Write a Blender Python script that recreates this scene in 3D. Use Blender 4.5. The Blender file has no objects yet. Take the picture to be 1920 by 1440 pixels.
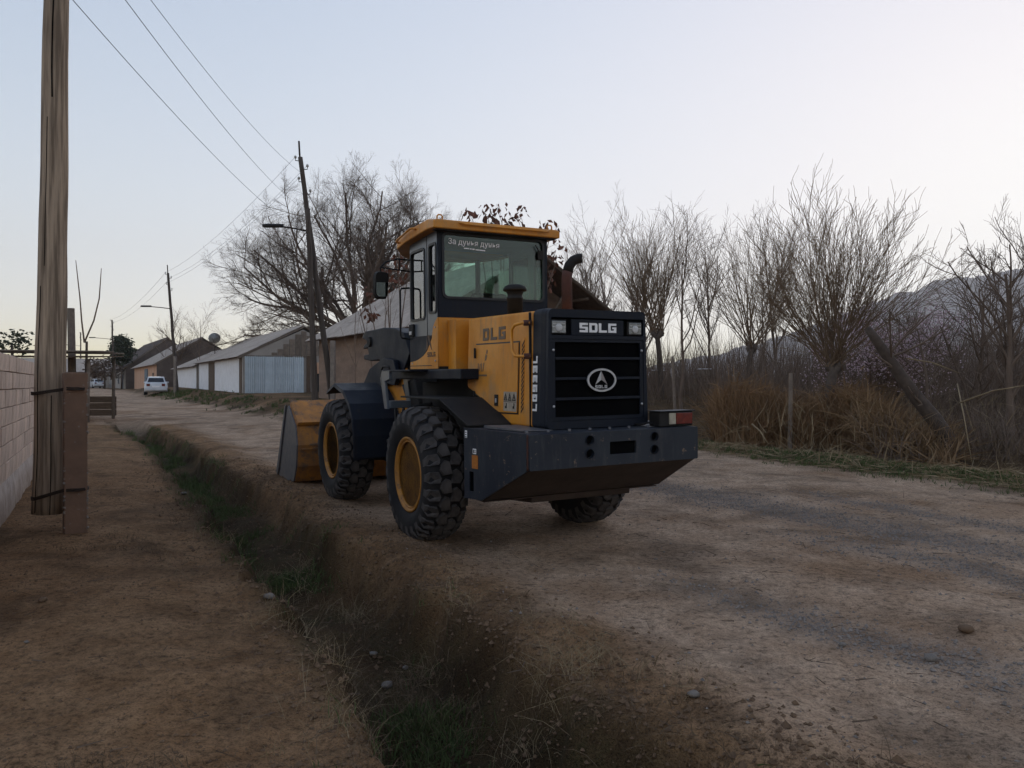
import bpy, bmesh, math, random
import numpy as np
from mathutils import Vector, Matrix, noise as mnoise

SC = bpy.context.scene
COL = SC.collection
R = math.radians

# ------------------------------------------------------------------ camera
cam_d = bpy.data.cameras.new('camera')
cam_d.sensor_width = 36.0
cam_d.lens = 36.0 * 1442.0 / 1920.0
cam_d.clip_start = 0.05
cam_d.clip_end = 20000.0
cam = bpy.data.objects.new('camera', cam_d)
COL.objects.link(cam)
cam.location = (0, 0, 1.55)
cam.rotation_euler = (R(90), 0, 0)
SC.camera = cam

# ------------------------------------------------------------------ sky
SUN_AZ = R(42)       # to the right of the view axis
SUN_EL = R(4.0)
SKY_SAT, SKY_K, SKY_P = 1.0, 1.26, 1.18
world = bpy.data.worlds.new('World')
SC.world = world
world.use_nodes = True
wn = world.node_tree
wn.nodes.clear()
w_out = wn.nodes.new('ShaderNodeOutputWorld')
w_bg = wn.nodes.new('ShaderNodeBackground')
w_sky = wn.nodes.new('ShaderNodeTexSky')
w_sky.sky_type = 'NISHITA'
w_sky.sun_disc = False
w_sky.sun_elevation = SUN_EL
w_sky.sun_rotation = SUN_AZ
w_sky.altitude = 600
w_sky.air_density = 1.0
w_sky.dust_density = 1.2
w_sky.ozone_density = 1.3
def w_math(op, a, b):
    n = wn.nodes.new('ShaderNodeVectorMath')
    n.operation = op
    for k, v in enumerate((a, b)):
        if hasattr(v, 'is_linked'):
            wn.links.new(v, n.inputs[k])
        else:
            n.inputs[k].default_value = v
    return n.outputs[0]


# film response of the whole sky: gamma, then a soft shoulder so the glow does not burn out
w_hsv = wn.nodes.new('ShaderNodeHueSaturation')
w_hsv.inputs['Saturation'].default_value = SKY_SAT
wn.links.new(w_sky.outputs[0], w_hsv.inputs['Color'])
w_x = w_math('MULTIPLY', w_hsv.outputs[0], (SKY_K * 1.15, SKY_K * 0.955, SKY_K * 1.05))
w_gam = wn.nodes.new('ShaderNodeGamma')
w_gam.inputs['Gamma'].default_value = SKY_P
wn.links.new(w_x, w_gam.inputs['Color'])
w_den = w_math('ADD', w_math('MULTIPLY', w_gam.outputs[0], (0.96, 0.95, 0.92)), (1, 1, 1))
wn.links.new(w_math('DIVIDE', w_gam.outputs[0], w_den), w_bg.inputs['Color'])
w_bg.inputs['Strength'].default_value = 0.15
wn.links.new(w_bg.outputs[0], w_out.inputs['Surface'])

# ------------------------------------------------------------------ the low sun behind the hills
sun_d = bpy.data.lights.new('sun', 'SUN')
sun_d.energy = 0.05
sun_d.angle = R(14)
sun_d.color = (1.0, 0.86, 0.74)
sun = bpy.data.objects.new('sun', sun_d)
COL.objects.link(sun)
_d = Vector((math.sin(SUN_AZ) * math.cos(R(7)), math.cos(SUN_AZ) * math.cos(R(7)), math.sin(R(7))))
sun.rotation_euler = _d.to_track_quat('Z', 'Y').to_euler()

SC.view_settings.view_transform = 'Standard'
SC.view_settings.look = 'None'
SC.view_settings.exposure = 2.87
SC.view_settings.gamma = 1.0
SC.view_settings.use_curve_mapping = False
SC.cycles.use_denoising = True
SC.cycles.max_bounces = 6
SC.cycles.transparent_max_bounces = 16
SC.cycles.caustics_reflective = False
SC.cycles.caustics_refractive = False

rnd = random.Random(7)


# ================================================================== helpers
def tag(o, label=None, cat=None, group=None, kind=None):
    if label:
        o['label'] = label
    if cat:
        o['category'] = cat
    if group:
        o['group'] = group
    if kind:
        o['kind'] = kind
    return o


def empty(name, loc=(0, 0, 0), rot=(0, 0, 0), parent=None):
    o = bpy.data.objects.new(name, None)
    COL.objects.link(o)
    o.location = loc
    o.rotation_euler = rot
    o.empty_display_size = 0.2
    if parent:
        o.parent = parent
    return o


def link(name, me, parent=None, loc=None, rot=None):
    o = bpy.data.objects.new(name, me)
    COL.objects.link(o)
    if parent:
        o.parent = parent
    if loc is not None:
        o.location = loc
    if rot is not None:
        o.rotation_euler = rot
    return o


def copy_tree(o, parent=None):
    c = o.copy()
    COL.objects.link(c)
    if parent is not None:
        c.parent = parent
    for ch in list(o.children):
        copy_tree(ch, c)
    return c


class MB:
    """collects pieces of ONE mesh"""

    def __init__(s):
        s.v = []
        s.f = []

    def add(s, vs, fs):
        n = len(s.v)
        s.v.extend([tuple(p) for p in vs])
        s.f.extend([tuple(i + n for i in f) for f in fs])
        return s

    def box(s, c, size, m=None):
        x, y, z = [d * 0.5 for d in size]
        vs = [(-x, -y, -z), (x, -y, -z), (x, y, -z), (-x, y, -z), (-x, -y, z), (x, -y, z), (x, y, z), (-x, y, z)]
        if m is not None:
            vs = [m @ Vector(p) for p in vs]
        vs = [(p[0] + c[0], p[1] + c[1], p[2] + c[2]) for p in vs]
        return s.add(vs, [(0, 3, 2, 1), (4, 5, 6, 7), (0, 1, 5, 4), (1, 2, 6, 5), (2, 3, 7, 6), (3, 0, 4, 7)])

    def span(s, a, b):
        return s.box([(a[i] + b[i]) / 2 for i in range(3)], [abs(b[i] - a[i]) for i in range(3)])

    def hexa(s, p):
        return s.add(p, [(0, 3, 2, 1), (4, 5, 6, 7), (0, 1, 5, 4), (1, 2, 6, 5), (2, 3, 7, 6), (3, 0, 4, 7)])

    def loft(s, rings, close=True, cap=True):
        n = len(rings[0])
        vs = [p for r in rings for p in r]
        fs = []
        for k in range(len(rings) - 1):
            for i in range(n if close else n - 1):
                j = (i + 1) % n
                fs.append((k * n + i, k * n + j, (k + 1) * n + j, (k + 1) * n + i))
        if cap:
            fs.append(tuple(range(n - 1, -1, -1)))
            fs.append(tuple((len(rings) - 1) * n + i for i in range(n)))
        return s.add(vs, fs)

    def prism(s, poly, axis, a, b):
        """poly: 2-D points in the two other axes (in order), extruded along axis from a to b"""
        def mk(c):
            r = []
            for (u, w) in poly:
                p = [u, w]
                p.insert(axis, c)
                r.append(tuple(p))
            return r
        return s.loft([mk(a), mk(b)])

    def tube(s, pts, rad, n=8, cap=True):
        pts = [Vector(p) for p in pts]
        if not hasattr(rad, '__len__'):
            rad = [rad] * len(pts)
        up = None
        rings = []
        for i, p in enumerate(pts):
            t = (pts[min(i + 1, len(pts) - 1)] - pts[max(i - 1, 0)])
            if t.length < 1e-9:
                t = Vector((0, 0, 1))
            t.normalize()
            if up is None:
                up = Vector((0, 0, 1)) if abs(t.z) < 0.9 else Vector((1, 0, 0))
            a = t.cross(up)
            if a.length < 1e-6:
                a = t.orthogonal()
            a.normalize()
            b = a.cross(t)
            up = b
            rings.append([p + (a * math.cos(2 * math.pi * k / n) + b * math.sin(2 * math.pi * k / n)) * rad[i] for k in range(n)])
        return s.loft(rings, True, cap)

    def lathe(s, prof, axis=2, n=32, o=(0, 0, 0), closed=False):
        """prof: (along, radius)"""
        rings = []
        for (h, r) in prof:
            ring = []
            for k in range(n):
                t = 2 * math.pi * k / n
                c, d = math.cos(t) * r, math.sin(t) * r
                p = {0: (h, c, d), 1: (d, h, c), 2: (c, d, h)}[axis]
                ring.append((p[0] + o[0], p[1] + o[1], p[2] + o[2]))
            rings.append(ring)
        if closed:
            rings.append(rings[0])
        return s.loft(rings, True, not closed)

    def mesh(s, name, mat=None, smooth=False):
        me = bpy.data.meshes.new(name)
        me.from_pydata(s.v, [], s.f)
        if mat:
            me.materials.append(mat)
        if smooth:
            me.shade_smooth()
        me.update()
        return me

    def build(s, name, mat, parent=None, bevel=0.0, smooth=False, seg=2, loc=None, rot=None):
        me = s.mesh(name, mat, smooth)
        fix_normals(me)
        o = link(name, me, parent, loc, rot)
        if bevel > 0:
            b = o.modifiers.new('bevel', 'BEVEL')
            b.width = bevel
            b.segments = seg
            b.limit_method = 'ANGLE'
            b.angle_limit = R(35)
            b.harden_normals = False
        return o


def fix_normals(me):
    bm = bmesh.new()
    bm.from_mesh(me)
    bmesh.ops.recalc_face_normals(bm, faces=bm.faces)
    bm.to_mesh(me)
    bm.free()


def rrect(x0, x1, y0, y1, r, n=5):
    pts = []
    for (cx, cy, a0) in ((x1 - r, y1 - r, 0), (x0 + r, y1 - r, 90), (x0 + r, y0 + r, 180), (x1 - r, y0 + r, 270)):
        for k in range(n + 1):
            a = R(a0 + 90 * k / n)
            pts.append((cx + r * math.cos(a), cy + r * math.sin(a)))
    return pts


def plate_mesh(name, outers, thick, mat):
    """flat plate from closed 2-D outlines (outer outlines and holes alike), thickness centred on z = 0"""
    cu = bpy.data.curves.new(name, 'CURVE')
    cu.dimensions = '2D'
    cu.fill_mode = 'BOTH'
    cu.extrude = thick / 2
    for pts in outers:
        sp = cu.splines.new('POLY')
        sp.points.add(len(pts) - 1)
        for i, p in enumerate(pts):
            sp.points[i].co = (p[0], p[1], 0, 1)
        sp.use_cyclic_u = True
    o = bpy.data.objects.new(name, cu)
    COL.objects.link(o)
    bpy.context.view_layer.update()
    dg = bpy.context.evaluated_depsgraph_get()
    me = bpy.data.meshes.new_from_object(o.evaluated_get(dg))
    bpy.data.objects.remove(o)
    bpy.data.curves.remove(cu)
    me.name = name
    me.materials.clear()
    me.materials.append(mat)
    return me


def frame(o, xa, ya):
    """matrix whose columns are the plate's x axis, y axis, normal and origin"""
    xa = Vector(xa).normalized()
    ya = Vector(ya).normalized()
    za = xa.cross(ya)
    m = Matrix((xa, ya, za)).transposed().to_4x4()
    m.translation = Vector(o)
    return m


def plate(name, outers, thick, mat, m, parent=None):
    me = plate_mesh(name, outers, thick, mat)
    me.transform(m)
    return link(name, me, parent)


def text_mesh(name, body, size, thick, mat, m, parent=None):
    cu = bpy.data.curves.new(name, 'FONT')
    cu.body = body
    cu.size = size
    cu.extrude = thick / 2
    cu.offset = size * 0.008
    o = bpy.data.objects.new(name, cu)
    COL.objects.link(o)
    bpy.context.view_layer.update()
    dg = bpy.context.evaluated_depsgraph_get()
    me = bpy.data.meshes.new_from_object(o.evaluated_get(dg))
    bpy.data.objects.remove(o)
    bpy.data.curves.remove(cu)
    me.materials.clear()
    me.materials.append(mat)
    me.transform(m)
    return link(name, me, parent)


GLYPH = {
    'S': [[(0, 0), (1, 0), (1, .6), (.3, .6), (.3, .76), (1, .76), (1, 1), (0, 1), (0, .4), (.7, .4), (.7, .24), (0, .24)]],
    'D': [[(0, 0), (.85, 0), (1, .15), (1, .85), (.85, 1), (0, 1)], [(.3, .24), (.3, .76), (.7, .76), (.7, .24)]],
    'L': [[(0, 0), (1, 0), (1, .24), (.3, .24), (.3, 1), (0, 1)]],
    'G': [[(0, 0), (1, 0), (1, .6), (.5, .6), (.5, .4), (.7, .4), (.7, .24), (.3, .24), (.3, .76), (1, .76), (1, 1), (0, 1)]],
    '9': [[(0, 0), (1, 0), (1, 1), (0, 1), (0, .4), (.7, .4), (.7, .24), (0, .24)], [(.3, .6), (.3, .76), (.7, .76), (.7, .6)]],
    '3': [[(0, 0), (1, 0), (1, 1), (0, 1), (0, .76), (.7, .76), (.7, .62), (.15, .62), (.15, .38), (.7, .38), (.7, .24), (0, .24)]],
}


def block_letters(name, word, x0, y0, w, h, gap, thick, mat, m, parent):
    out = []
    for i, ch in enumerate(word):
        for poly in GLYPH[ch]:
            out.append([(x0 + i * (w + gap) + px * w, y0 + py * h) for (px, py) in poly])
    return plate(name, out, thick, mat, m, parent)


# ================================================================== materials
def ntex(nt, scale, detail=6, rough=0.6, coord='Object', dist=0.0, sxyz=None):
    tc = nt.nodes.new('ShaderNodeTexCoord')
    n = nt.nodes.new('ShaderNodeTexNoise')
    n.inputs['Scale'].default_value = scale
    n.inputs['Detail'].default_value = detail
    n.inputs['Roughness'].default_value = rough
    n.inputs['Distortion'].default_value = dist
    if sxyz:
        mp = nt.nodes.new('ShaderNodeMapping')
        mp.inputs['Scale'].default_value = sxyz
        nt.links.new(tc.outputs[coord], mp.inputs['Vector'])
        nt.links.new(mp.outputs[0], n.inputs['Vector'])
    else:
        nt.links.new(tc.outputs[coord], n.inputs['Vector'])
    return n


def ramp(nt, src, stops):
    r = nt.nodes.new('ShaderNodeValToRGB')
    e = r.color_ramp.elements
    while len(e) < len(stops):
        e.new(0.5)
    for i, (p, c) in enumerate(stops):
        e[i].position = p
        e[i].color = (c, c, c, 1) if not hasattr(c, '__len__') else (c[0], c[1], c[2], 1)
    nt.links.new(src, r.inputs['Fac'])
    return r


def mixc(nt, fac, a, b, mode='MIX'):
    m = nt.nodes.new('ShaderNodeMix')
    m.data_type = 'RGBA'
    m.blend_type = mode
    for sock, v in ((m.inputs[0], fac), (m.inputs[6], a), (m.inputs[7], b)):
        if hasattr(v, 'links') or hasattr(v, 'is_linked'):
            nt.links.new(v, sock)
        elif hasattr(v, '__len__'):
            sock.default_value = (v[0], v[1], v[2], 1)
        else:
            sock.default_value = v
    return m.outputs[2]


def bsdf_mat(name):
    m = bpy.data.materials.new(name)
    m.use_nodes = True
    nt = m.node_tree
    b = nt.nodes['Principled BSDF']
    return m, nt, b


def pmat(name,  col, col2=None, scale=6.0, lo=0.35, hi=0.65, rough=0.7, rough2=None, metal=0.0, bump=0.0, bscale=40.0,
         sxyz=None, spots=None, spot_scale=20.0, spot_lo=0.62, spot_hi=0.68, bdist=0.01, objvar=0.0, coat=0.0, spec=0.5, vdirt=None):
    m, nt, b = bsdf_mat(name)
    c2 = col2 if col2 else tuple(x * 0.75 for x in col)
    n = ntex(nt, scale, detail=4, sxyz=sxyz)
    f = ramp(nt, n.outputs['Fac'], [(lo, 0.0), (hi, 1.0)])
    c = mixc(nt, f.outputs[0], col, c2)
    if spots:
        n2 = ntex(nt, spot_scale, detail=5, rough=0.7)
        f2 = ramp(nt, n2.outputs['Fac'], [(spot_lo, 0.0), (spot_hi, 1.0)])
        c = mixc(nt, f2.outputs[0], c, spots)
    if vdirt:
        n3 = ntex(nt, 7.0, detail=5, rough=0.7, sxyz=(2.2, 2.2, 0.35))
        f3 = ramp(nt, n3.outputs['Fac'], [(0.52, 0.0), (0.74, 0.6)])
        c = mixc(nt, f3.outputs[0], c, vdirt)
    if objvar > 0:
        oi = nt.nodes.new('ShaderNodeObjectInfo')
        mr = nt.nodes.new('ShaderNodeMapRange')
        mr.inputs['To Min'].default_value = 1 - objvar
        mr.inputs['To Max'].default_value = 1 + objvar
        nt.links.new(oi.outputs['Random'], mr.inputs['Value'])
        hv = nt.nodes.new('ShaderNodeHueSaturation')
        nt.links.new(mr.outputs[0], hv.inputs['Value'])
        nt.links.new(c, hv.inputs['Color'])
        c = hv.outputs[0]
    nt.links.new(c, b.inputs['Base Color'])
    if rough2 is not None:
        rr = nt.nodes.new('ShaderNodeMapRange')
        rr.inputs['To Min'].default_value = rough
        rr.inputs['To Max'].default_value = rough2
        nt.links.new(f.outputs[0], rr.inputs['Value'])
        nt.links.new(rr.outputs[0], b.inputs['Roughness'])
    else:
        b.inputs['Roughness'].default_value = rough
    b.inputs['Metallic'].default_value = metal
    b.inputs['Coat Weight'].default_value = coat
    b.inputs['Specular IOR Level'].default_value = spec
    if bump > 0:
        nb = ntex(nt, bscale, detail=4, rough=0.65, sxyz=sxyz)
        bp = nt.nodes.new('ShaderNodeBump')
        bp.inputs['Strength'].default_value = bump
        bp.inputs['Distance'].default_value = bdist
        nt.links.new(nb.outputs['Fac'], bp.inputs['Height'])
        nt.links.new(bp.outputs[0], b.inputs['Normal'])
    return m


def glass_mat(name, tint, rough=0.0, refl=1.0, ior=1.75):
    m = bpy.data.materials.new(name)
    m.use_nodes = True
    nt = m.node_tree
    nt.nodes.clear()
    out = nt.nodes.new('ShaderNodeOutputMaterial')
    t = nt.nodes.new('ShaderNodeBsdfTransparent')
    t.inputs[0].default_value = (*tint, 1)
    g = nt.nodes.new('ShaderNodeBsdfGlossy')
    g.inputs['Roughness'].default_value = rough
    g.inputs['Color'].default_value = (refl, refl, refl, 1)
    fr = nt.nodes.new('ShaderNodeFresnel')
    fr.inputs['IOR'].default_value = ior
    mx = nt.nodes.new('ShaderNodeMixShader')
    nt.links.new(fr.outputs[0], mx.inputs[0])
    nt.links.new(t.outputs[0], mx.inputs[1])
    nt.links.new(g.outputs[0], mx.inputs[2])
    nt.links.new(mx.outputs[0], out.inputs['Surface'])
    return m


M = {}
M['yellow'] = pmat('yellow_paint', (0.68, 0.275, 0.020), (0.56, 0.21, 0.016), 2.2, rough=0.42, rough2=0.62, spots=(0.36, 0.21, 0.09), spot_scale=3.0, spot_lo=0.52, spot_hi=0.8, bump=0.06, bscale=9, vdirt=(0.26, 0.15, 0.07))
M['bucket'] = pmat('worn_bucket_paint', (0.46, 0.18, 0.022), (0.26, 0.115, 0.035), 3.5, rough=0.6, rough2=0.8, spots=(0.13, 0.075, 0.045), spot_scale=5.0, spot_lo=0.5, spot_hi=0.62, bump=0.2, bscale=14, vdirt=(0.17, 0.10, 0.06))
M['rim'] = pmat('rim_paint', (0.46, 0.20, 0.025), (0.27, 0.115, 0.022), 6, rough=0.6, spots=(0.10, 0.06, 0.04), spot_scale=14, spot_lo=0.58, spot_hi=0.72, bump=0.1)
M['navy'] = pmat('navy_paint', (0.0055, 0.0085, 0.017), (0.009, 0.012, 0.020), 3, rough=0.45, rough2=0.65, spec=0.22, spots=(0.028, 0.027, 0.026), spot_scale=5, spot_lo=0.6, spot_hi=0.85, bump=0.05, bscale=12, vdirt=(0.020, 0.018, 0.016))
M['navy_worn'] = pmat('worn_navy_paint', (0.010, 0.0145, 0.025), (0.024, 0.029, 0.038), 2.5, rough=0.5, rough2=0.7, spec=0.35, spots=(0.17, 0.12, 0.085), spot_scale=13, spot_lo=0.63, spot_hi=0.67, bump=0.15, bscale=20, vdirt=(0.060, 0.058, 0.060))
M['slate'] = pmat('slate_grey', (0.10, 0.115, 0.14), (0.085, 0.10, 0.12), 3, rough=0.3, spots=(0.14, 0.13, 0.12), spot_scale=4, spot_lo=0.55, spot_hi=0.9)  # one slate grey for cab sides, step bracket and tread
M['black'] = pmat('black_steel', (0.009, 0.009, 0.010), (0.02, 0.017, 0.015), 5, rough=0.7, bump=0.1, spec=0.3)
M['void'] = pmat('dark_recess', (0.004, 0.004, 0.005), (0.006, 0.006, 0.006), 5, rough=1.0, spec=0.0)  # near-black without sheen: emblem disc, cracks, and painted shade inside openings
M['rust'] = pmat('rusty_underside', (0.035, 0.020, 0.014), (0.055, 0.035, 0.025), 4, rough=0.9, bump=0.3, bscale=18)
M['pipe'] = pmat('rusty_pipe', (0.095, 0.036, 0.026), (0.055, 0.024, 0.018), 8, rough=0.85, bump=0.3, bscale=30)
M['soot'] = pmat('sooty_pipe', (0.01, 0.009, 0.009), (0.02, 0.016, 0.014), 8, rough=0.9)
M['rubber'] = pmat('tyre_rubber', (0.008, 0.008, 0.010), (0.02, 0.018, 0.018), 5, spec=0.25, rough=0.75, bump=0.15, bscale=30)
M['tread'] = pmat('skylit_tread_rubber', (0.085, 0.074, 0.070), (0.035, 0.031, 0.031), 7, spec=0.3, rough=0.85, bump=0.25, bscale=35, objvar=0.18)  # tread paler than the sidewall, skylight on it put into the colour
M['seal'] = pmat('rubber_seal', (0.008, 0.008, 0.010), (0.012, 0.012, 0.014), 5, rough=0.5)
M['decal_white'] = pmat('white_decal', (0.85, 0.83, 0.83), (0.66, 0.64, 0.64), 30, lo=0.5, hi=0.75, rough=0.5)
M['decal_grey'] = pmat('faded_grey_decal', (0.12, 0.085, 0.06), (0.19, 0.12, 0.06), 25, lo=0.45, hi=0.7, rough=0.6)
M['decal_brown'] = pmat('brown_decal', (0.075, 0.04, 0.02), (0.12, 0.06, 0.025), 30, lo=0.5, hi=0.75, rough=0.6)
M['chrome'] = pmat('silver_emblem', (0.55, 0.55, 0.57), (0.42, 0.42, 0.44), 20, rough=0.35, metal=0.4)
M['lamp_glass'] = pmat('lamp_glass', (0.26, 0.27, 0.28), (0.12, 0.125, 0.13), 9, rough=0.10, metal=0.3, bump=0.5, bscale=14, bdist=0.02, coat=0.6)
M['red_lens'] = pmat('red_lens', (0.16, 0.015, 0.010), (0.10, 0.01, 0.01), 20, rough=0.25, coat=0.4)
M['clear_lens'] = pmat('clear_lens', (0.42, 0.38, 0.30), (0.32, 0.28, 0.22), 20, rough=0.3, coat=0.4)
M['orange'] = pmat('orange_sticker', (0.46, 0.16, 0.02), (0.34, 0.11, 0.02), 40, rough=0.5)
M['blade'] = pmat('worn_steel', (0.10, 0.105, 0.125), (0.16, 0.15, 0.15), 8, rough=0.5, metal=0.4, bump=0.1)
M['liner'] = pmat('cab_liner', (0.30, 0.31, 0.31), (0.24, 0.25, 0.25), 6, rough=0.9)
M['seat'] = pmat('seat_vinyl', (0.012, 0.013, 0.015), (0.02, 0.02, 0.022), 9, rough=0.6)
M['cab_glass'] = glass_mat('tinted_cab_glass', (0.74, 0.86, 0.80), ior=1.5)
M['side_glass'] = glass_mat('reflective_side_glass', (0.72, 0.82, 0.80), ior=2.9)
M['label_white'] = pmat('dirty_white_label', (0.40, 0.34, 0.27), (0.30, 0.24, 0.18), 14, rough=0.6)
M['mirror'] = pmat('mirror_glass', (0.07, 0.08, 0.08), (0.05, 0.06, 0.06), 3, rough=0.03, metal=1.0)


# ================================================================== the ground
def sm(a, b, t):
    t = min(1.0, max(0.0, (t - a) / (b - a)))
    return t * t * (3 - 2 * t)


def cline(y):
    return 0.55 * y if y < 18 else 9.9 + 0.62 * (y - 18)


def side(x, y):
    """metres to the right of the ditch's middle line (the ditch runs along the road)"""
    return (x + cline(y) - 1.91) / 1.141


def from_side(s, y):
    return s * 1.141 + 1.91 - cline(y)


def fbm(x, y, sc, oc=3):
    a, t, f = 1.0, 0.0, sc
    for k in range(oc):
        t += a * mnoise.noise((x * f, y * f, 3.7 * k))
        a *= 0.5
        f *= 2.1
    return t


def gz(x, y, fine=True):
    s = side(x, y)
    yy = min(y, 90)
    z = 0.011 * (yy - 8) if yy > 10 else 0.011 * max(0.0, (yy - 6)) ** 2 / 8
    near = 1 - sm(24, 30, y)
    wob = 0.22 * mnoise.noise((x * 0.45, y * 0.45, 9.0))
    w = 0.43 + 0.12 * mnoise.noise((x * 1.7, y * 1.7, 31.0)) + 0.07 * mnoise.noise((x * 5, y * 5, 41.0))
    z -= 0.52 * math.exp(-((s + wob) / w) ** 8) * near * (0.85 + 0.3 * mnoise.noise((x * 0.9, y * 0.9, 2.0)))
    z += 0.05 * math.exp(-((s - 0.95) / 0.3) ** 2) * near            # spoil along the ditch
    z += 0.05 * sm(-0.7, -1.4, s) * near
    z += 0.03 * sm(1.3, 3.1, s)
    z += 0.10 * math.exp(-((s - 10.4) / 0.6) ** 2) * (1 - sm(18, 24, y))
    z += 0.55 * sm(4.6, 7.2, s) * sm(21, 30, y) * (1 - sm(70, 90, y))
    z += 0.12 * sm(11.5, 16, s) + 0.75 * sm(15, 34, s) * (1 - sm(90, 200, y))
    if y < 120:
        rough = 0.6 + 1.5 * math.exp(-(s / 1.0) ** 2)
        z += 0.030 * fbm(x, y, 0.8, 2) * rough
        if fine:
            z += 0.014 * fbm(x + 20, y, 3.2, 3) * rough
            if y < 14:
                k_ = mnoise.noise((x * 7.0, y * 7.0, 12.0))
                z += 0.016 * rough * max(0, k_ - .05)
                z += 0.006 * rough * mnoise.noise((x * 15, y * 15, 17.0))
                z += 0.09 * math.exp(-((abs(s + wob) - w) / .2) ** 2) * max(0, mnoise.noise((x * 3.4, y * 3.4, 22.0)))
            # wheel ruts along the road
            if 1.2 < s < 9.5:
                z -= 0.025 * math.exp(-((s - 2.6 + 0.25 * mnoise.noise((x * .3, y * .3, 0))) / 0.25) ** 2)
                z -= 0.030 * math.exp(-((s - 5.6 + 0.4 * mnoise.noise((x * .3, y * .3, 4))) / 0.45) ** 2)
    return z


def ground_material():
    m, nt, b = bsdf_mat('ground_soil')
    at = nt.nodes.new('ShaderNodeVertexColor')
    at.layer_name = 'zone'
    sp = nt.nodes.new('ShaderNodeSeparateColor')
    nt.links.new(at.outputs['Color'], sp.inputs[0])
    n_big = ntex(nt, 0.5, 3, 0.6)
    n_mid = ntex(nt, 3.0, 5, 0.65)
    n_fine = ntex(nt, 22.0, 4, 0.7)
    n_grit = ntex(nt, 90.0, 2, 0.7)
    f_mid = ramp(nt, n_mid.outputs['Fac'], [(0.33, 0.0), (0.67, 1.0)])
    f_big = ramp(nt, n_big.outputs['Fac'], [(0.38, 0.0), (0.62, 1.0)])
    path = mixc(nt, f_mid.outputs[0], (0.205, 0.112, 0.054), (0.305, 0.182, 0.098))
    road = mixc(nt, f_mid.outputs[0], (0.400, 0.268, 0.178), (0.530, 0.378, 0.268))
    brown = mixc(nt, f_big.outputs[0], (0.205, 0.112, 0.056), (0.27, 0.158, 0.088))
    f_rb = ramp(nt, n_big.outputs['Fac'], [(0.50, 0.0), (0.66, 0.75)])
    road = mixc(nt, f_rb.outputs[0], road, brown)
    c = mixc(nt, sp.outputs[0], path, road)
    # ditch / verge: dark soil with moss and turf
    turf = mixc(nt, f_mid.outputs[0], (0.042, 0.026, 0.014), (0.040, 0.036, 0.014))
    gf = nt.nodes.new('ShaderNodeMath')
    gf.operation = 'MULTIPLY'
    f_g = ramp(nt, n_fine.outputs['Fac'], [(0.30, 0.55), (0.55, 1.0)])
    nt.links.new(sp.outputs[1], gf.inputs[0])
    nt.links.new(f_g.outputs[0], gf.inputs[1])
    c = mixc(nt, gf.outputs[0], c, turf)
    # gravel
    v = nt.nodes.new('ShaderNodeTexVoronoi')
    v.inputs['Scale'].default_value = 34
    tc = nt.nodes.new('ShaderNodeTexCoord')
    nt.links.new(tc.outputs['Object'], v.inputs['Vector'])
    gr = mixc(nt, v.outputs['Distance'], (0.27, 0.225, 0.195), (0.095, 0.080, 0.074))
    gm = nt.nodes.new('ShaderNodeMath')
    gm.operation = 'MULTIPLY'
    f_gr = ramp(nt, n_fine.outputs['Fac'], [(0.40, 0.0), (0.58, 1.0)])
    nt.links.new(sp.outputs[2], gm.inputs[0])
    nt.links.new(f_gr.outputs[0], gm.inputs[1])
    c = mixc(nt, gm.outputs[0], c, gr)
    # grit, cavity shade painted into the dips of the bump noise, broader patches
    f_s = ramp(nt, n_grit.outputs['Fac'], [(0.36, 0.62), (0.50, 1.08)])
    c = mixc(nt, 1.0, c, f_s.outputs[0], 'MULTIPLY')
    f_s2 = ramp(nt, n_fine.outputs['Fac'], [(0.34, 0.50), (0.46, 1.0), (0.62, 1.28)])
    c = mixc(nt, 1.0, c, f_s2.outputs[0], 'MULTIPLY')
    n_p = ntex(nt, 1.1, 6, 0.62, dist=0.6)
    f_p = ramp(nt, n_p.outputs['Fac'], [(0.36, 0.62), (0.50, 1.0), (0.68, 1.12)])
    c = mixc(nt, 1.0, c, f_p.outputs[0], 'MULTIPLY')
    nt.links.new(c, b.inputs['Base Color'])
    b.inputs['Roughness'].default_value = 0.95
    b.inputs['Specular IOR Level'].default_value = 0.15
    ad = nt.nodes.new('ShaderNodeMath')
    ad.operation = 'ADD'
    nt.links.new(n_fine.outputs['Fac'], ad.inputs[0])
    nt.links.new(n_grit.outputs['Fac'], ad.inputs[1])
    bp = nt.nodes.new('ShaderNodeBump')
    bp.inputs['Strength'].default_value = 0.85
    bp.inputs['Distance'].default_value = 0.05
    nt.links.new(ad.outputs[0], bp.inputs['Height'])
    nt.links.new(bp.outputs[0], b.inputs['Normal'])
    return m


M['ground'] = ground_material()


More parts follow.
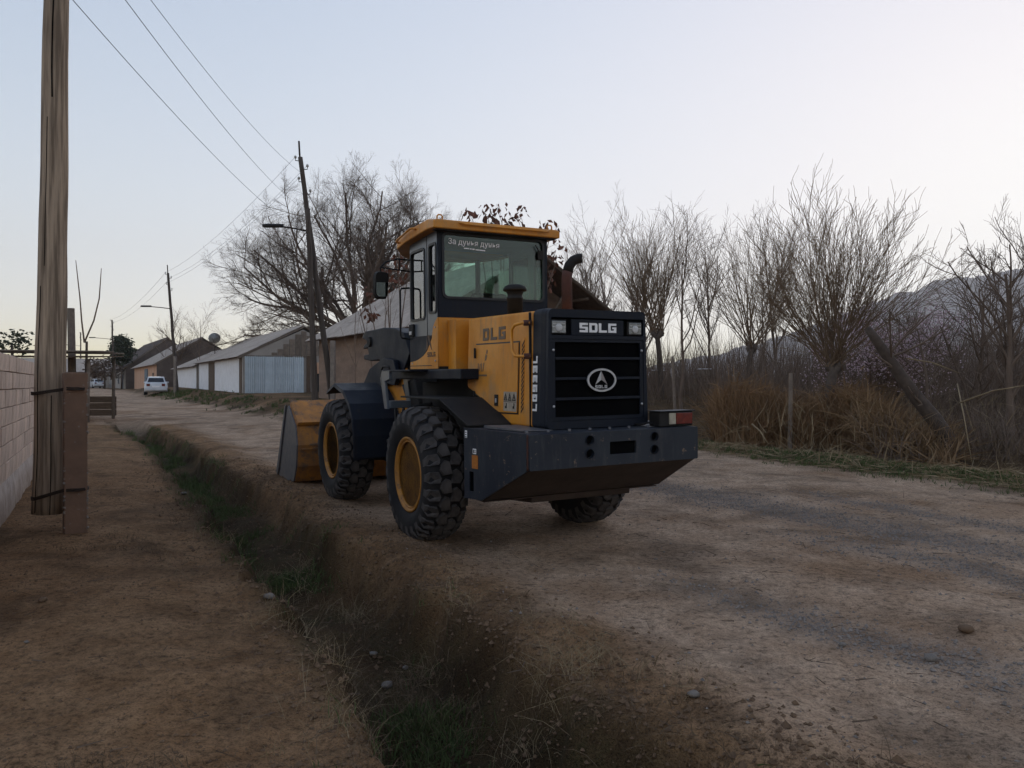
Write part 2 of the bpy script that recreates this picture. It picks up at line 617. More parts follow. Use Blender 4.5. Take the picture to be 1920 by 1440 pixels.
def zone(x, y):
    s = side(x, y)
    n = mnoise.noise((x * 1.3, y * 1.3, 1.0)) * 0.35 + mnoise.noise((x * 0.4, y * 0.4, 5.0)) * 0.4
    road = sm(0.75, 1.7, s + n) * (1 - sm(9.3, 10.0, s + n * 0.6))
    if y > 20:
        road *= 1 - sm(5.0, 6.0, s + n) * sm(20, 26, y)
        road = max(road, 0)
    if y > 25:
        road = max(road, sm(-1.5, -0.5, s) * (1 - sm(4.8, 5.8, s)))
    d = math.exp(-((s + 0.1) / 0.75) ** 4)
    grass = math.exp(-((s + 0.05) / 0.60) ** 8) * sm(-0.5, 0.3, n + 0.25) * (1 - sm(24, 30, y)) * 0.95
    grass = max(grass, math.exp(-((s - 10.0) / 0.5) ** 2) * sm(-0.35, 0.15, n) * (1 - sm(17, 22, y)))
    if s > 11:
        grass = max(grass, 0.75)
    if y > 25 and s > 4.8:
        grass = max(grass, 0.8 * sm(4.8, 5.6, s + n) * sm(-0.4, 0.2, n))
    g = 0.0
    for (s0, w, y0, y1) in ((5.6, 0.5, 7.0, 12), (4.55, 0.28, 4.6, 7.0), (2.45, 0.28, 4.1, 5.2), (6.9, 0.25, 6, 10)):
        g = max(g, math.exp(-((s - s0 + n * .5) / w) ** 2) * sm(y0 - 1, y0 + .5, y) * (1 - sm(y1 - .5, y1 + 1.5, y)))
    return (max(0, min(1, road)), max(0, min(1, grass)), max(0, min(1, g * 0.9)))


def build_ground():
    th = [R(-180 + 5 * k) for k in range(24)] + [R(-60 + 0.25 * k) for k in range(480)] + [R(60 + 5 * k) for k in range(24)]
    rr = [0.3]
    while rr[-1] < 60:
        rr.append(rr[-1] * 1.0125 + 0.002)
    while rr[-1] < 1600:
        rr.append(rr[-1] * 1.09)
    nt_, nr = len(th), len(rr)
    V = []
    Z = []
    for r in rr:
        for t in th:
            x, y = r * math.sin(t), r * math.cos(t)
            V.append((x, y, gz(x, y)))
            Z.append(zone(x, y) if r < 130 else (0.2, 0.5, 0))
    V.append((0, 0, gz(0, 0)))
    Z.append(zone(0, 0))
    faces = {'ground': [], 'dirt_road': [], 'dirt_path': [], 'ditch': []}

    def which(ids):
        x = sum(V[i][0] for i in ids) / len(ids)
        y = sum(V[i][1] for i in ids) / len(ids)
        s = side(x, y)
        if -12 < y < 95:
            if abs(s) < 0.75 and y < 27:
                return 'ditch'
            if 0.75 <= s < (9.6 if y < 22 else 5.4) or (y >= 27 and -1.0 < s < 5.4):
                return 'dirt_road'
            if -3.0 < s <= -0.75 and y < 27:
                return 'dirt_path'
        return 'ground'
    for k in range(nr - 1):
        for i in range(nt_):
            j = (i + 1) % nt_
            q = (k * nt_ + i, k * nt_ + j, (k + 1) * nt_ + j, (k + 1) * nt_ + i)
            faces[which(q)].append(q)
    c = len(V) - 1
    for i in range(nt_):
        faces['dirt_path'].append((c, (i + 1) % nt_, i))
    P = np.array(V)
    N = np.zeros_like(P)
    for fs in faces.values():
        for q in (np.array([f for f in fs if len(f) == 4]), np.array([f for f in fs if len(f) == 3])):
            if len(q) == 0:
                continue
            n = np.cross(P[q[:, 2]] - P[q[:, 0]], (P[q[:, -1]] - P[q[:, 1]]) if q.shape[1] == 4 else (P[q[:, 1]] - P[q[:, 0]]))
            n *= np.sign(n[:, 2:3] + 1e-12)
            for k in range(q.shape[1]):
                np.add.at(N, q[:, k], n)
    N /= np.linalg.norm(N, axis=1)[:, None]
    for name, fs in faces.items():
        ids = sorted({i for f in fs for i in f})
        mp = {a: b for b, a in enumerate(ids)}
        me = bpy.data.meshes.new(name)
        me.from_pydata([V[i] for i in ids], [], [tuple(mp[i] for i in f) for f in fs])
        me.materials.append(M['ground'])
        ca = me.color_attributes.new('zone', 'FLOAT_COLOR', 'POINT')
        ca.data.foreach_set('color', np.array([(*Z[i], 1.0) for i in ids], dtype=np.float32).ravel())
        me.shade_smooth()
        me.normals_split_custom_set_from_vertices([tuple(N[i]) for i in ids])
        o = link(name, me)
        tag(o, {'ground': 'open earth and field around the lane', 'dirt_road': 'dusty grey brown dirt road with gravel patches',
                'dirt_path': 'brown earth footpath beside the block wall', 'ditch': 'shallow overgrown ditch between path and road'}[name], name.replace('_', ' '), None, 'structure')


build_ground()


# ================================================================== the wheel loader
loader = empty('wheel_loader', (-0.043, 8.12, 0.022), (R(-0.8), R(-0.45), R(118.2)))
tag(loader, 'yellow and navy articulated wheel loader seen from behind on the dirt road', 'wheel loader')


def P(name, mb, mat, bevel=0.008, smooth=False, parent=None, seg=2):
    return mb.build(name, M[mat], parent or loader, bevel, smooth, seg)


# side plates: local frame with x forward, z up -> plate x axis = -x (rearwards reads left-to-right from outside left)
def left_frame(y):
    """outside left face: plate coordinates (u, v) = (-x, z)"""
    return frame((0, y, 0), (-1, 0, 0), (0, 0, 1))


def rear_frame(x):
    """rear face: plate coordinates (u, v) = (-y, z)"""
    return frame((x, 0, 0), (0, -1, 0), (0, 0, 1))


def flipx(pts):
    return [(-a, b) for a, b in pts]


# ---- chassis
P('rear_frame', MB().span((-1.1, -0.42, 0.52), (1.35, 0.42, 1.55)), 'black', 0.02)
P('front_frame', MB().prism([(1.55, 0.5), (3.45, 0.5), (3.55, 0.9), (3.2, 1.45), (2.55, 1.86), (1.95, 1.86), (1.6, 1.3)], 1, -0.36, 0.36), 'black', 0.02)
P('tower_plate', MB().prism([(1.85, 1.0), (3.3, 1.0), (3.18, 1.45), (2.9, 1.62), (2.5, 1.76), (1.95, 1.80)], 1, 0.375, 0.40).prism([(1.85, 1.0), (3.3, 1.0), (3.18, 1.45), (2.9, 1.62), (2.5, 1.76), (1.95, 1.80)], 1, -0.40, -0.375), 'yellow', 0.004)
P('articulation_joint', MB().lathe([(0.5, 0.14), (0.62, 0.2), (1.2, 0.2), (1.3, 0.14)], 2, 20, (1.45, 0, 0)), 'black', 0, True)
for xa, nm in ((0, 'rear_axle'), (2.85, 'front_axle')):
    P(nm, MB().lathe([(-0.85, 0.15), (-0.4, 0.17), (-0.22, 0.27), (0.22, 0.27), (0.4, 0.17), (0.85, 0.15)], 1, 20, (xa, 0, 0.65)), 'black', 0, True)

# ---- wheels
TYRE_PROF = [(-0.15, .34), (-.20, .40), (-.222, .48), (-.216, .56), (-.19, .612), (-.12, .634), (0, .64), (.12, .634), (.19, .612), (.216, .56), (.222, .48), (.20, .40), (.15, .34)]


def tyre_r(y):
    y = abs(y)
    pts = [(0, .64), (.12, .634), (.19, .612), (.216, .56), (.222, .48)]
    for (a, ra), (b, rb) in zip(pts, pts[1:]):
        if y <= b:
            return ra + (rb - ra) * (y - a) / (b - a)
    return .48


NP = 24
PITCH = 2 * math.pi / NP


def lug_mesh(name, poly):
    """poly: (angle in pitches, y) on the tread, raised from carcass by 32 mm"""
    mb = MB()
    base, top = [], []
    cx = sum(p[0] for p in poly) / len(poly)
    cy = sum(p[1] for p in poly) / len(poly)
    for (a, y) in poly:
        r0 = tyre_r(y) - 0.012
        base.append((math.sin(a * PITCH) * r0, y, math.cos(a * PITCH) * r0))
        a2, y2 = cx + (a - cx) * 0.90, cy + (y - cy) * 0.93
        r1 = min(tyre_r(y2) + 0.030, 0.674)
        top.append((math.sin(a2 * PITCH) * r1, y2, math.cos(a2 * PITCH) * r1))
    mb.loft([base, top])
    me = mb.mesh(name, M['tread'])
    fix_normals(me)
    return me


LUGS = []
for sg in (1, -1):
    o2 = 0 if sg > 0 else 0.5
    LUGS.append(lug_mesh('shoulder_lug', [(o2 - .30, sg * .112), (o2 - .02, sg * .10), (o2 + .34, sg * .125), (o2 + .36, sg * .20), (o2 + .26, sg * .221), (o2 - .26, sg * .221), (o2 - .36, sg * .20)]))
    LUGS.append(lug_mesh('centre_lug', [(o2 + .16, sg * -.012), (o2 + .42, sg * .004), (o2 + .86, sg * .012), (o2 + .96, sg * .055), (o2 + .72, sg * .100), (o2 + .40, sg * .112), (o2 + .10, sg * .082)]))
tyre_me = MB().lathe(TYRE_PROF, 1, 64, closed=False).mesh('tyre', M['rubber'], True)
fix_normals(tyre_me)
# rim: flange ring, barrel and dished disc
rim_me = MB().lathe([(.150, .30), (.150, .352), (.168, .366), (.190, .372), (.196, .358), (.182, .342), (.165, .330), (.12, .318), (.05, .306), (-.02, .300), (-.05, .29), (-.052, .21), (-.06, .20), (-.10, .20)], 1, 48).mesh('rim', M['rim'], True)
fix_normals(rim_me)
lock_me = MB().lathe([(.150, .330), (.176, .335), (.180, .322), (.150, .316)], 1, 48, closed=True).mesh('lock_ring', M['rim'], True)
hub_me = MB().lathe([(-.10, .19), (.02, .19), (.03, .175), (.055, .165), (.07, .10), (.09, .09), (.095, .06), (.095, .001)], 1, 32).mesh('hub', M['rim'], True)
fix_normals(hub_me)
bolt_mb = MB()
for k in range(16):
    a = 2 * math.pi * k / 16
    bolt_mb.lathe([(-.055, .014), (-.022, .014), (-.020, .010)], 1, 6, (math.sin(a) * .245, 0, math.cos(a) * .245))
bolt_me = bolt_mb.mesh('wheel_nuts', M['rim'])
fix_normals(bolt_me)


def make_wheel(x, y, spin):
    left = y > 0
    w = empty('wheel', (x, y, 0.652), (0, 0, 0 if left else math.pi), loader)
    link('tyre', tyre_me, w)
    link('rim', rim_me, w)
    link('lock_ring', lock_me, w)
    link('hub', hub_me, w)
    link('wheel_nuts', bolt_me, w)['kind'] = 'stuff'
    for k in range(NP):
        for lm in LUGS:
            link('tread_lug', lm, w, rot=(0, (k + spin) * PITCH, 0))
    return w


make_wheel(0, 0.925, 0.2)
make_wheel(2.85, 0.925, 0.55)
make_wheel(0, -0.925, 0.7)
make_wheel(2.85, -0.925, 0.1)

# ---- rear counterweight (bumper)
cw = MB()
prof = [(-1.955, 1.16), (-1.955, 0.875), (-1.335, 0.575), (-1.10, 0.56), (-1.10, 1.168)]
yw = [0.85, 0.85, 0.945, 0.98, 0.98]
cw.loft([[(p[0], w, p[1]) for p, w in zip(prof, yw)], [(p[0], -w, p[1]) for p, w in zip(prof, yw)]])
bump = P('counterweight', cw, 'navy_worn', 0.02)
u = MB()
u.hexa([(-1.945, -.835, .869), (-1.945, .835, .869), (-1.335, .93, .567), (-1.335, -.93, .567), (-1.95, -.84, .874), (-1.95, .84, .874), (-1.34, .935, .5715), (-1.34, -.935, .5715)])
P('counterweight_underside', u, 'rust', 0.0)
P('belly_plate', MB().span((-1.32, -.92, .548), (-1.10, .92, .556)), 'rust', 0)
P('belly_guard', MB().hexa([(-1.3, -.62, .50), (-1.3, .45, .50), (-.8, .45, .46), (-.8, -.62, .46), (-1.3, -.62, .555), (-1.3, .45, .555), (-.8, .45, .7), (-.8, -.62, .7)]), 'rust', 0.01)


def circ(cx, cy, r, n=20):
    return [(cx + r * math.cos(2 * math.pi * k / n), cy + r * math.sin(2 * math.pi * k / n)) for k in range(n)]


holes = [circ(-.29, 1.095, .034), circ(-.29, .985, .034), circ(.37, 1.095, .034), circ(.37, .985, .034), rrect(-.09, .18, .965, 1.07, .008, 2)]
bp_ = plate('rear_plate', [rrect(-.85, .85, .878, 1.158, .012, 3)] + holes, 0.024, M['navy_worn'], rear_frame(-1.969), loader)
P('bolt_hole_backing', MB().span((-1.9570, -.5, .93), (-1.956, .5, 1.13)), 'void', 0)  # near-black sheet paints deep shade into the shallow bolt holes
for (a, b_) in ((-.29, 1.095), (-.29, .985), (.37, 1.095), (.37, .985)):
    P('bolt_hole_ring', MB().lathe([(-1.99, .037), (-1.99, .041), (-1.975, .043), (-1.975, .036)], 0, 20, (0, -a, b_), closed=True), 'navy', 0, True)
# welded left side plate (towing slot)
sl = math.atan2(0.13, 0.855)
fm = frame((-1.1, .985, 0), (-math.cos(sl), -math.sin(sl), 0), (0, 0, 1))
plate('side_plate', [[(-.02, .56), (.24, .57), (.86, .872), (.86, 1.163), (-.02, 1.172)], rrect(.06, .125, .63, .80, .005, 2)], 0.014, M['navy_worn'], fm, loader)
plate('slot_backing', [rrect(.05, .135, .62, .81, .005, 2)], 0.003, M['void'], Matrix.Translation((0, -.0035, 0)) @ fm, loader)  # near-black sheet paints the slot's inner shade
plate('sticker', [rrect(.105, .195, .83, .945, .006, 2)], 0.003, M['orange'], Matrix.Translation((-.002, .009, 0)) @ fm, loader)['label'] = 'orange sticker on the counterweight side'
lab = plate('label_plate', [rrect(.12, .17, .955, 1.0, .004, 2)], 0.003, M['decal_white'], Matrix.Translation((-.002, .009, 0)) @ fm, loader)
plate('label_print', [[(.128, .962), (.14, .962), (.14, .992), (.128, .992)], [(.15, .965), (.162, .965), (.162, .978), (.15, .978)], [(.15, .983), (.162, .983), (.162, .992), (.15, .992)]], 0.002, M['black'], Matrix.Translation((-.0025, .011, 0)) @ fm, lab)
lab2 = plate('label_plate', [rrect(.0, .032, 1.085, 1.15, .004, 2)], 0.003, M['decal_white'], Matrix.Translation((-.002, .009, 0)) @ fm, loader)
plate('label_print', [[(.006, 1.09 + .02 * k), (.026, 1.09 + .02 * k), (.026, 1.098 + .02 * k), (.006, 1.098 + .02 * k)] for k in range(3)], 0.002, M['black'], Matrix.Translation((-.0025, .011, 0)) @ fm, lab2)
P('deck_plate', MB().hexa([(-1.75, .50, 1.165), (-1.72, .78, 1.168), (-1.25, .88, 1.172), (-1.2, .52, 1.172), (-1.75, .50, 1.171), (-1.72, .78, 1.176), (-1.25, .88, 1.198), (-1.2, .52, 1.185)]), 'blade', 0)

# ---- tail lamp on the right end of the counterweight
tl = P('tail_lamp', MB().span((-1.93, -.84, 1.166), (-1.78, -.47, 1.295)), 'black', 0.01)
tl['label'] = 'boxed tail lamp with clear and red lens'
P('clear_lens', MB().span((-1.94, -.642, 1.185), (-1.925, -.57, 1.283)), 'clear_lens', 0.004, parent=tl)
P('red_lens', MB().span((-1.943, -.825, 1.185), (-1.925, -.645, 1.283)), 'red_lens', 0.004, parent=tl)
P('lamp_lid', MB().span((-1.95, -.85, 1.297), (-1.77, -.46, 1.303)), 'navy', 0.002, parent=tl)

# ---- engine hood
hood = MB()
hp = [(-.13, 2.195), (-1.47, 2.172), (-1.45, 1.175), (-.78, 1.175), (-.30, 1.45), (-.13, 1.50)]


def hood_ring(y):
    return [(a, y + (0.03 * (2.18 - z) if y > 0 else -0.03 * (2.18 - z)), z) for (a, z) in hp]


hood.loft([hood_ring(.5), hood_ring(-.5)])
P('engine_hood', hood, 'yellow', 0.025, seg=3)
P('hood_neck', MB().span((-.14, -.40, 1.5), (.26, .40, 2.185)), 'yellow', 0.02)
P('hood_front_panel', MB().span((-.13, .40, 1.62), (-.118, .49, 2.17)).span((.05, .40, 1.62), (.245, .56, 2.2)), 'yellow', 0.01)


def hp_side(z):
    return .5 + .03 * (2.18 - z)


# hood side sheets sit on the slightly flared side wall
tilt = math.atan(0.03)
hf = frame((0, .5 + .03 * 2.18, 0), (-1, 0, 0), (0, -math.sin(tilt), math.cos(tilt)))


def on_hood(d):
    return Matrix.Translation((0, d, 0)) @ hf


door = plate('hood_door', [[(.345, 1.92), (1.21, 1.912), (1.205, 1.29), (.86, 1.285), (.62, 1.36), (.35, 1.45)]], 0.010, M['yellow'], on_hood(0.006), loader)
plate('door_gap', [[(.331, 1.934), (1.224, 1.926), (1.219, 1.276), (.86, 1.271), (.61, 1.346), (.336, 1.436)]], 0.004, M['seal'], on_hood(0.0015), loader)
block_letters('letters', 'DLG', .48, 1.955, .135, .118, .032, 0.003, M['decal_grey'], on_hood(0.003), loader)
# hazard strip
hz = plate('hazard_strip', [rrect(1.265, 1.315, 1.285, 1.95, .004, 2)], 0.003, M['yellow'], on_hood(0.002), loader)
st = []
for k in range(17):
    z0 = 1.288 + k * .0385
    st.append([(1.268, z0), (1.312, z0 + .045), (1.312, z0 + .065), (1.268, z0 + .020)])
plate('black_stripes', [q for q in st if q[2][1] < 1.95], 0.002, M['black'], on_hood(0.0045), hz)
# warning label
wl = plate('warning_label', [rrect(.955, 1.20, 1.30, 1.475, .004, 2)], 0.003, M['label_white'], on_hood(0.0125), loader)
tri = []
for k in range(3):
    c = .995 + .08 * k
    tri.append([(c - .035, 1.395), (c + .035, 1.395), (c, 1.465)])
    tri.append([(c - .020, 1.404), (c, 1.445), (c + .020, 1.404)])
    tri.append([(c - .006, 1.408), (c + .006, 1.408), (c + .003, 1.430), (c - .003, 1.430)])
for c in (1.005, 1.15):
    tri.append([(c - .015, 1.325), (c + .015, 1.325), (c + .015, 1.37), (c, 1.375), (c + .002, 1.35), (c - .015, 1.345)])
tri.append([(.96, 1.383), (1.195, 1.383), (1.195, 1.387), (.96, 1.387)])
plate('warning_print', tri, 0.002, M['black'], on_hood(0.0148), wl)
lk = plate('door_latch', [rrect(.775, .845, 1.34, 1.445, .008, 3)], 0.012, M['black'], on_hood(0.012), loader)
plate('latch_lever', [rrect(.80, .825, 1.37, 1.41, .004, 2)], 0.008, M['chrome'], on_hood(0.02), lk)
# worn mark on the hood door
plate('faded_mark', [[(.40, 1.66), (.415, 1.66), (.415, 1.74), (.40, 1.74)], [(.43, 1.665), (.445, 1.665), (.46, 1.735), (.445, 1.735)], [(.475, 1.66), (.49, 1.66), (.49, 1.74), (.475, 1.74)],
                     [(.505, 1.66), (.52, 1.66), (.54, 1.745), (.525, 1.745)], [(.39, 1.615), (.60, 1.615), (.60, 1.632), (.39, 1.632)],
                     [(.55, 1.76), (.58, 1.77), (.60, 1.81), (.57, 1.83), (.555, 1.80)], [(.575, 1.835), (.60, 1.825), (.61, 1.86), (.59, 1.87)]], 0.002, M['decal_grey'], on_hood(0.0122), loader)
# grab handle
P('grab_handle', MB().tube([(-1.44, .53, 2.07), (-1.40, .585, 2.07), (-1.30, .60, 2.06), (-1.24, .60, 2.02), (-1.24, .60, 1.84), (-1.30, .60, 1.79), (-1.40, .585, 1.785), (-1.44, .53, 1.785)], .014, 10), 'yellow', 0, True)
P('handle_boss', MB().tube([(-1.43, .51, 2.07), (-1.41, .575, 2.07)], .026, 10).tube([(-1.43, .52, 1.785), (-1.41, .575, 1.785)], .026, 10), 'pipe', 0.003)

# ---- rear shroud with grille
sh = MB()


def sh_ring(x, g):
    pts = []
    for (a, b_) in rrect(-.5 - g, .5 + g, 1.172 - .004, 2.175 + g, .045, 5):
        k = 1 + .05 * (2.18 - b_)
        pts.append((x, a * k, b_))
    return pts


sh.loft([sh_ring(-1.462, 0.008), sh_ring(-1.60, 0.008), sh_ring(-1.665, -0.002)])
P('grille_shroud', sh, 'navy', 0.008)
out = [(-a * (1 + .05 * (2.18 - b_)), b_) for (a, b_) in rrect(-.498, .498, 1.17, 2.173, .043, 5)]
plate('shroud_face', [out, rrect(-.475, .475, 1.955, 2.105, .012, 3), rrect(-.475, .478, 1.235, 1.925, .014, 3)], 0.035, M['navy'], rear_frame(-1.684), loader)
P('grille_shade_sheet', MB().span((-1.668, -.49, 1.22), (-1.666, .49, 1.94)), 'void', 0)  # near-black sheet stands in for the shaded depth behind the slats
gf_ = plate('grille_frame', [rrect(-.472, .475, 1.238, 1.922, .012, 3), rrect(-.438, .441, 1.268, 1.898, .01, 3)], 0.014, M['navy'], rear_frame(-1.690), loader)
for z in (1.762, 1.592, 1.422):
    P('grille_slat', MB().span((-1.699, -.438, z - .013), (-1.685, .436, z + .010)), 'navy', 0.003, parent=gf_)
for (a, z) in ((.455, 1.83), (-.457, 1.83), (.455, 1.36), (-.457, 1.36)):
    P('grille_bolt', MB().lathe([(-1.706, .008), (-1.703, .011), (-1.697, .011)], 0, 10, (0, a, z)), 'chrome', 0, True, parent=gf_)
P('lamp_bezel', MB().span((-1.670, -.478, 1.952), (-1.668, .478, 2.107)), 'void', 0)
P('name_panel', MB().span((-1.690, -.27, 1.957), (-1.670, .27, 2.092)), 'navy', 0.004)
block_letters('letters', 'SDLG', -.190, 1.983, .084, .080, .0145, 0.004, M['decal_white'], rear_frame(-1.6925), loader)
M['chrome_lens'] = pmat('lens_rib_glass', (0.5, 0.5, 0.5), (0.4, 0.4, 0.4), 20, rough=0.15)
for (a, b_) in ((-.478, -.318), (.312, .470)):
    hl = P('rear_lamp', MB().span((-1.688, -b_, 1.962), (-1.669, -a, 2.085)), 'black', 0.006)
    P('lamp_lens', MB().span((-1.699, -b_ + .012, 1.972), (-1.6885, -a - .012, 2.075)), 'lamp_glass', 0.008, parent=hl)
    P('lamp_reflector', MB().lathe([(-1.7005, .001), (-1.7005, .030), (-1.6995, .034)], 0, 18, (0, -(a + b_) / 2, 2.018)), 'chrome', 0, True, parent=hl)
    P('lens_rib', MB().span((-1.7012, -b_ + .02, 2.022), (-1.6992, -a - .02, 2.026)).span((-1.7012, -b_ + .02, 2.050), (-1.6992, -a - .02, 2.053)), 'chrome_lens', 0, parent=hl)
# vertical model lettering on the shroud's left side
mfr = frame((0, .5275, 0), (0, 0, 1), (1, 0, 0))
block_letters('letters', 'LG933L', 1.318, -1.552, .062, .072, .019, 0.004, M['decal_white'], frame((0, .5634 + .004, 0), (0, -.0254, 1), (1, 0, 0)), loader)
# oval emblem
el = lambda a, b_, n=40: [(.022 + a * math.cos(2 * math.pi * k / n), 1.575 + b_ * math.sin(2 * math.pi * k / n)) for k in range(n)]
em = plate('emblem', [el(.150, .100), el(.132, .084)], 0.012, M['chrome'], rear_frame(-1.7085), loader)
plate('emblem_disc', [el(.140, .092)], 0.008, M['void'], rear_frame(-1.7045), em)
M['chrome_dark'] = pmat('dull_silver', (0.30, 0.27, 0.27), (0.22, 0.2, 0.2), 20, rough=0.4, metal=0.4)
plate('emblem_arrow', [[(.014, 1.652), (.014, 1.578), (-.046, 1.538)]], 0.006, M['chrome'], rear_frame(-1.7115), em)
plate('emblem_arrow', [[(.0155, 1.652), (.076, 1.538), (.0155, 1.578)]], 0.006, M['chrome_dark'], rear_frame(-1.7115), em)
block_letters('letters', 'SDLG', -.046, 1.505, .025, .027, .0075, 0.004, M['chrome'], rear_frame(-1.7105), em)

# ---- exhaust and air intake on the hood
P('exhaust_pipe', MB().tube([(-.62, -.365, 2.15), (-.62, -.365, 2.60), (-.622, -.375, 2.66)], [.054, .054, .052], 18), 'pipe', 0, True)
P('exhaust_tip', MB().tube([(-.622, -.375, 2.655), (-.63, -.39, 2.715), (-.65, -.425, 2.765), (-.68, -.47, 2.785), (-.70, -.50, 2.787)], [.054, .053, .051, .05, .048], 18), 'soot', 0, True)
ai = P('air_intake', MB().lathe([(2.16, .075), (2.36, .075), (2.365, .083), (2.375, .083), (2.38, .075), (2.42, .075), (2.425, .085), (2.44, .085)], 2, 24, (-.55, .19, 0)), 'black', 0, True)
P('intake_cap', MB().lathe([(2.44, .06), (2.442, .112), (2.458, .118), (2.49, .100), (2.505, .06), (2.51, .001)], 2, 24, (-.55, .19, 0)), 'black', 0, True, parent=ai)

# ---- cab
cab_fl = MB().prism([(.25, .66), (1.06, .66), (1.55, .44), (1.55, -.44), (1.06, -.66), (.25, -.66)], 2, 1.69, 1.72)
P('cab_floor', cab_fl, 'black', 0)
# rear wall
plate('cab_rear_wall', [[(-.66, 2.232), (.66, 2.232), (.66, 3.15), (-.66, 3.15)], rrect(-.60, .60, 2.445, 3.105, .055)], 0.03, M['navy'], rear_frame(.268), loader)
plate('cab_rear_skirt', [[(-.66, 1.695), (.66, 1.695), (.66, 2.230), (-.66, 2.230)]], 0.03, M['yellow'], rear_frame(.268), loader)
rg = plate('rear_window', [rrect(-.604, .604, 2.441, 3.109, .055)], 0.006, M['cab_glass'], rear_frame(.268), loader)
plate('window_seal', [rrect(-.618, .618, 2.427, 3.123, .065), rrect(-.592, .592, 2.453, 3.097, .05)], 0.012, M['seal'], rear_frame(.248), rg)
text_mesh('window_lettering', 'За дунья дунья', 0.082, 0.002, M['decal_white'], frame((.2595, .545, 3.005), (0, -1, -.015), (0, -.015, 1)), rg)
plate('window_lettering', [[(-.36, 2.962), (-.30, 2.961), (-.30, 2.973), (-.36, 2.974)], [(-.292, 2.960), (-.27, 2.960), (-.27, 2.972), (-.292, 2.972)], [(-.262, 2.958), (-.235, 2.958), (-.235, 2.971), (-.262, 2.971)], [(-.225, 2.955), (-.11, 2.952), (-.11, 2.964), (-.225, 2.967)]], 0.002, M['decal_white'], rear_frame(.2597), rg)
P('wiper', MB().tube([(.243, -.57, 2.93), (.235, -.54, 3.0), (.24, -.5, 3.06)], .008, 6).span((.235, -.60, 2.9), (.246, -.53, 3.0)), 'black', 0.003, parent=rg)


def cab_side(sg):
    fr_ = frame((0, sg * .645, 0), (-1, 0, 0), (0, 0, 1)) if sg > 0 else frame((0, sg * .645, 0), (1, 0, 0), (0, 0, 1))
    g = (lambda pts: [(-a, b_) for a, b_ in pts]) if sg > 0 else (lambda pts: list(pts))
    w1, w2 = rrect(.31, .50, 2.29, 3.01, .04), rrect(.63, 1.045, 2.24, 3.0, .05)
    s1 = plate('cab_side', [g([(.284, 1.695), (1.075, 1.695), (1.075, 3.13), (.284, 3.15)]), g(w1), g(w2)], 0.03, M['slate'], fr_, loader)
    for w, x0, x1, z0, z1, r in ((w1, .31, .50, 2.29, 3.01, .04), (w2, .63, 1.045, 2.24, 3.0, .05)):
        gl = plate('side_window', [g(rrect(x0 - .004, x1 + .004, z0 - .004, z1 + .004, r))], 0.006, M['side_glass' if sg > 0 else 'cab_glass'], fr_, loader)
        o_ = plate('window_seal', [g(rrect(x0 - .014, x1 + .014, z0 - .014, z1 + .014, r + .01)), g(rrect(x0 + .012, x1 - .012, z0 + .012, z1 - .012, r - .01))], 0.01, M['seal'], Matrix.Translation((0, sg * .0195, 0)) @ fr_, gl)
    return s1


cab_side(1)
cab_side(-1)
lf = left_frame(.660)
# door seam, lower paintwork on the left side
plate('door_seam', [flipx([(.56, 1.72), (.572, 1.72), (.572, 3.12), (.56, 3.12)])], 0.003, M['seal'], Matrix.Translation((0, .0015, 0)) @ lf, loader)
yel = [(.262, 2.232), (.33, 2.20), (.39, 2.14), (.42, 2.07), (.43, 2.02), (.49, 1.96), (.56, 1.895), (.66, 1.845), (.80, 1.805), (.93, 1.785), (1.075, 1.775), (1.075, 1.697), (.262, 1.697)]
plate('yellow_paintwork', [flipx([p for p in yel if True])], 0.004, M['yellow'], Matrix.Translation((0, .004, 0)) @ lf, loader)
nvy = [(.435, 2.05), (1.075, 2.06), (1.075, 1.779), (.93, 1.789), (.80, 1.809), (.66, 1.849), (.56, 1.899), (.49, 1.964)]
plate('navy_paintwork', [flipx(nvy)], 0.004, M['navy'], Matrix.Translation((0, .004, 0)) @ lf, loader)
plate('sill_trim', [flipx([(.44, 1.735), (1.075, 1.735), (1.075, 1.728), (.44, 1.728)])], 0.004, M['seal'], Matrix.Translation((0, .008, 0)) @ lf, loader)
dl = plate('cab_emblem', [flipx([(.555, 2.05), (.50, 2.06), (.42, 1.885), (.465, 1.925)]), flipx([(.56, 2.045), (.575, 1.99), (.60, 1.885), (.53, 1.925)])], 0.002, M['decal_brown'], Matrix.Translation((0, .0075, 0)) @ lf, loader)
block_letters('letters', 'SDLG', -.555, 1.825, .048, .048, .010, 0.002, M['decal_brown'], Matrix.Translation((0, .0075, 0)) @ lf, loader)
dh = P('door_handle', MB().span((.93, .662, 2.06), (1.06, .69, 2.20)), 'black', 0.01)
P('handle_lever', MB().span((.96, .69, 2.08), (1.02, .70, 2.12)), 'chrome', 0.003, parent=dh)
# front pillars, front glass, headers and dash panel
for sg in (1, -1):
    fr_ = frame((1.075, sg * .645, 0), (.49, -sg * .215, 0), (0, 0, 1))
    plate('front_corner_panel', [[(0, 1.695), (.53, 1.695), (.53, 3.11), (0, 3.13)], rrect(.025, .51, 2.0, 3.075, .04)], 0.03, M['navy'], fr_, loader)
    plate('corner_window', [rrect(.021, .514, 1.996, 3.079, .04)], 0.006, M['cab_glass'], fr_, loader)
plate('cab_front_panel', [[(-.42, 1.695), (.42, 1.695), (.42, 3.11), (-.42, 3.11)], rrect(-.40, .40, 2.0, 3.085, .04)], 0.03, M['navy'], rear_frame(1.565), loader)
plate('front_window', [rrect(-.404, .404, 1.996, 3.089, .04)], 0.006, M['cab_glass'], rear_frame(1.565), loader)
